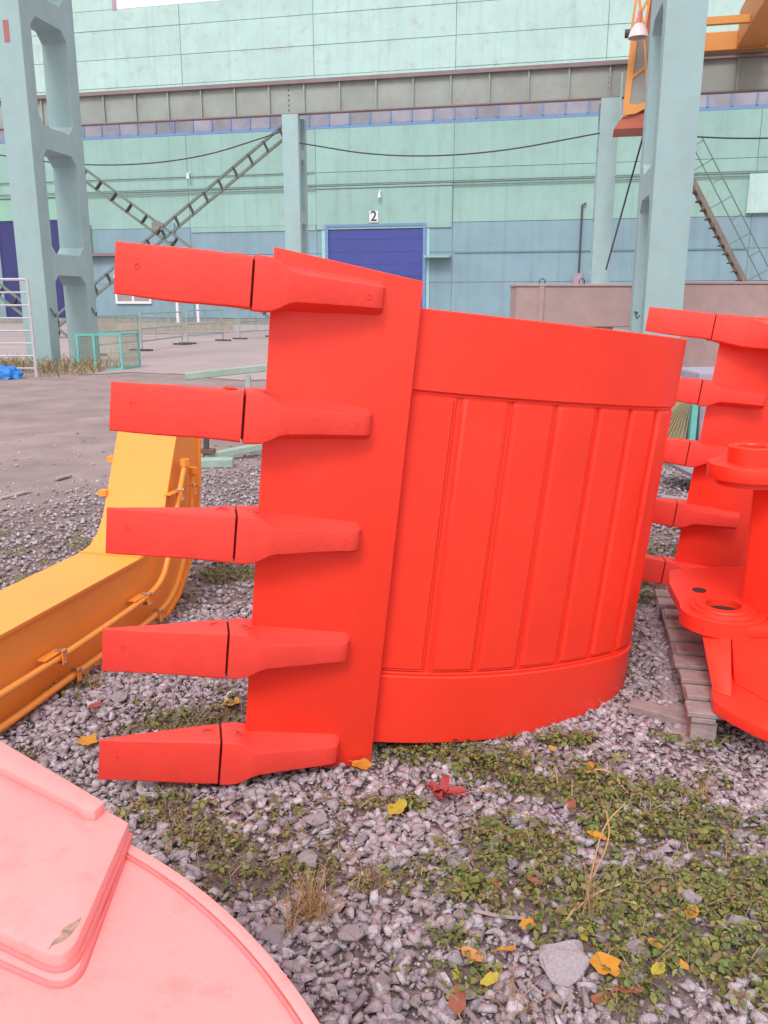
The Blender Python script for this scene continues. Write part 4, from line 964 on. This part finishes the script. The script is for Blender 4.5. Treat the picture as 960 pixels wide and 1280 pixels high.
for i, a_ in enumerate(((452, 964, 24, 'bright orange leaf at the bottom right corner of the big bucket lip', YLEAF, 'maple'),
    (497, 1021, 26, 'lemon yellow leaf left of the red plant', YGLEAF, 'maple'),
    (755, 1222, 34, 'largest orange yellow ragged leaf, right of the large flat rock', YLEAF, 'maple'),
    (821, 1229, 24, 'lemon yellow leaf near the bottom, right of the ragged orange leaf', YGLEAF, 'birch'),
    (633, 1198, 22, 'upright narrow yellow leaf left of the large flat rock', YLEAF, 'birch'),
    (862, 1158, 24, 'round yellow leaf just below the rounded pale rock', YLEAF, 'birch'),
    (817, 1196, 18, 'small orange leaf beside the half buried grey rock', YLEAF, 'birch'),
    (728, 1184, 15, 'small lemon leaf left of the knobbly white rock', YGLEAF, 'birch'),
    (659, 1168, 18, 'orange leaf lying above the large flat rock', YLEAF, 'maple'),
    (713, 1015, 24, 'orange brown leaf in the upper weeds', BLEAF, 'birch'),
    (745, 1055, 22, 'yellow leaf lying in the middle of the green weeds', YLEAF, 'birch'),
    (590, 1204, 28, 'dull orange round leaf over the lower left weeds', mat('dull_orange_leaf', (.62, .27, .09), .7, .2, 30), 'birch'),
    (572, 1262, 36, 'brown curled leaf at the bottom centre', BLEAF, 'birch'),
    (784, 1256, 30, 'brown leaf at the bottom right below the ragged orange leaf', BLEAF, 'birch'),
    (619, 1117, 20, 'red brown leaf at the left edge of the green weeds', BLEAF, 'birch'),
    (667, 1115, 18, 'dark brown leaf a little right of the red brown one', BLEAF, 'birch'),
    (612, 1236, 24, 'pale yellow leaf in the small clover patch near the bottom', YGLEAF, 'birch'),
    (110, 936, 24, 'yellow leaf under the lowest tooth tip at left', YLEAF, 'maple'),
    (290, 889, 24, 'yellow leaf behind the lowest tooth', YLEAF, 'maple'),
    (120, 893, 16, 'small red leaf under the fourth tooth', RLEAF, 'birch'),
    (735, 968, 24, 'golden leaf at the root end of the bent yellow straw', YLEAF, 'birch'),
    (852, 1225, 15, 'tiny orange leaf low in the right hand weeds', YLEAF, 'birch'),
    (690, 942, 14, 'yellow green leaf under the rear edge of the big bucket', YGLEAF, 'birch'),
    (750, 1265, 24, 'dark brown leaf at the bottom edge left of the brown leaf', BLEAF, 'birch'),
    (570, 1228, 14, 'tiny yellow leaf beside the pale yellow one', YGLEAF, 'birch'))):
    leafobj(*a_[:5], i+3, a_[5])
# leaf stuck on the bucket foot
# red rosette
rp = G(551, 1012); rs = thing('red_plant', 'low rosette of dark red leaves on the gravel before the big bucket', 'plant', tuple(rp))
for k in range(10):
    an = rad(k*36+random.uniform(-9, 9)); L_ = random.uniform(.05, .10); V_ = []; F_ = []; n = 6
    for i in range(n+1):
        t = i/n; ww = .015*math.sin(PI*min(1, t*.92+.06))**.8; zz = .03+.028*math.sin(t*2.6)*(.6 if k % 2 else 1)
        c0_ = np.array([t*L_, 0, zz]); V_ += [c0_+[0, -ww, .006], c0_, c0_+[0, ww, .006]]
    for i in range(n): F_ += [(3*i, 3*i+1, 3*i+4, 3*i+3), (3*i+1, 3*i+2, 3*i+5, 3*i+4)]
    link('leaf', meshdata('leaf', V_, F_, RLEAF, 80), rs, Matrix.Translation((*rp[:2], .015)) @ Matrix.Rotation(an, 4, 'Z') @ Matrix.Rotation(random.uniform(-.35, .0), 4, 'Y') @ Matrix.Rotation(random.uniform(-.25, .25), 4, 'X'))
# dry grass tufts
def tuft(px, py, label, n, L_, m=STRAW, spread=.9, seed=0):
    r_ = np.random.default_rng(seed); p = G(px, py); t = MB()
    for k in range(n):
        a_ = r_.random()*6.28; l = L_*(.5+.7*r_.random()); le = r_.random()*spread; pts = []
        b0 = np.array([r_.normal()*.018, r_.normal()*.018, 0])
        for i in range(6):
            u = i/5; rr = l*math.sin(le*u*1.5)*.7; pts.append((b0[0]+math.cos(a_)*rr, b0[1]+math.sin(a_)*rr, l*u*math.cos(le*u)*.9))
        t.tube(pts, [.0013*(1-.6*i/5) for i in range(6)], 3, False)
    o = t.build('grass_tuft', m, None, Matrix.Translation((p[0], p[1], float(gz(p[0], p[1]))))); tag(o, label, 'grass tuft')
tuft(395, 1150, 'large tuft of straw coloured dry grass right of the pink bucket rim', 95, .15, seed=1, spread=1.15)
tuft(360, 1165, 'thin dry grass tuft touching the pink bucket rim', 30, .12, seed=2)
tuft(215, 985, 'wispy dry grass in the shadow below the lowest tooth', 30, .10, seed=3)
tuft(460, 1105, 'small wispy dry grass tuft left of the clover', 22, .11, seed=4)
tuft(735, 1150, 'sparse upright dry stalks in the right hand weeds', 14, .20, spread=.6, seed=5)
tuft(640, 1265, 'flattened dry grass at the bottom centre', 24, .10, spread=1.3, seed=6)
tuft(880, 1000, 'thin dry grass among weeds near the pallet corner', 24, .10, seed=7)
tuft(120, 860, 'thin dry grass beside the boom arm', 20, .10, seed=8)
def straw(pts, label, r=.0022, m=STRAW):
    P_ = [(*G(x_, y_)[:2], z_) for x_, y_, z_ in pts]; o = MB().tube(smoothpath(P_), r, 4).build('straw_stalk', m, None, None); tag(o, label, 'stalk')
straw([(728, 977, .03), (752, 972, .04), (770, 985, .03), (785, 998, .02)], 'bent golden straw in the upper right weeds', .0028)
straw([(728, 1150, .02), (740, 1100, .05), (752, 1060, .08), (778, 1040, .10)], 'long pale stalk leaning up to the right')
straw([(718, 1146, .02), (740, 1133, .04), (775, 1124, .05)], 'pale straw lying to the right at the foot of the long stalk', .003)
straw([(700, 1165, .01), (722, 1140, .03)], 'short pale straw left of the long stalk', .003)
straw([(740, 1108, .03), (762, 1070, .06), (756, 1038, .07)], 'thin second stalk crossing the long pale one')
straw([(545, 1235, .02), (580, 1268, .02), (600, 1290, .02)], 'split wood sliver at the bottom edge', .007, WOOD)
straw([(592, 1150, .03), (625, 1158, .03), (655, 1160, .03)], 'thin grey stick lying on the row of low stones', .006, WOOD)
# scrap of paper under the lip
P_ = [(*G(378, 962)[:2], .04), (*G(395, 968)[:2], .035), (*G(418, 962)[:2], .05), (*G(410, 957)[:2], .06), (*G(384, 957)[:2], .055)]
o = MB().add(P_+[(p[0], p[1], p[2]-.006) for p in P_], [(0, 1, 2, 3, 4), (9, 8, 7, 6, 5)]+[(i, (i+1) % 5, 5+(i+1) % 5, 5+i) for i in range(5)]).build('paper_scrap', PAPER); tag(o, 'off white paper scrap lying under the lip below the lowest adapter', 'paper')
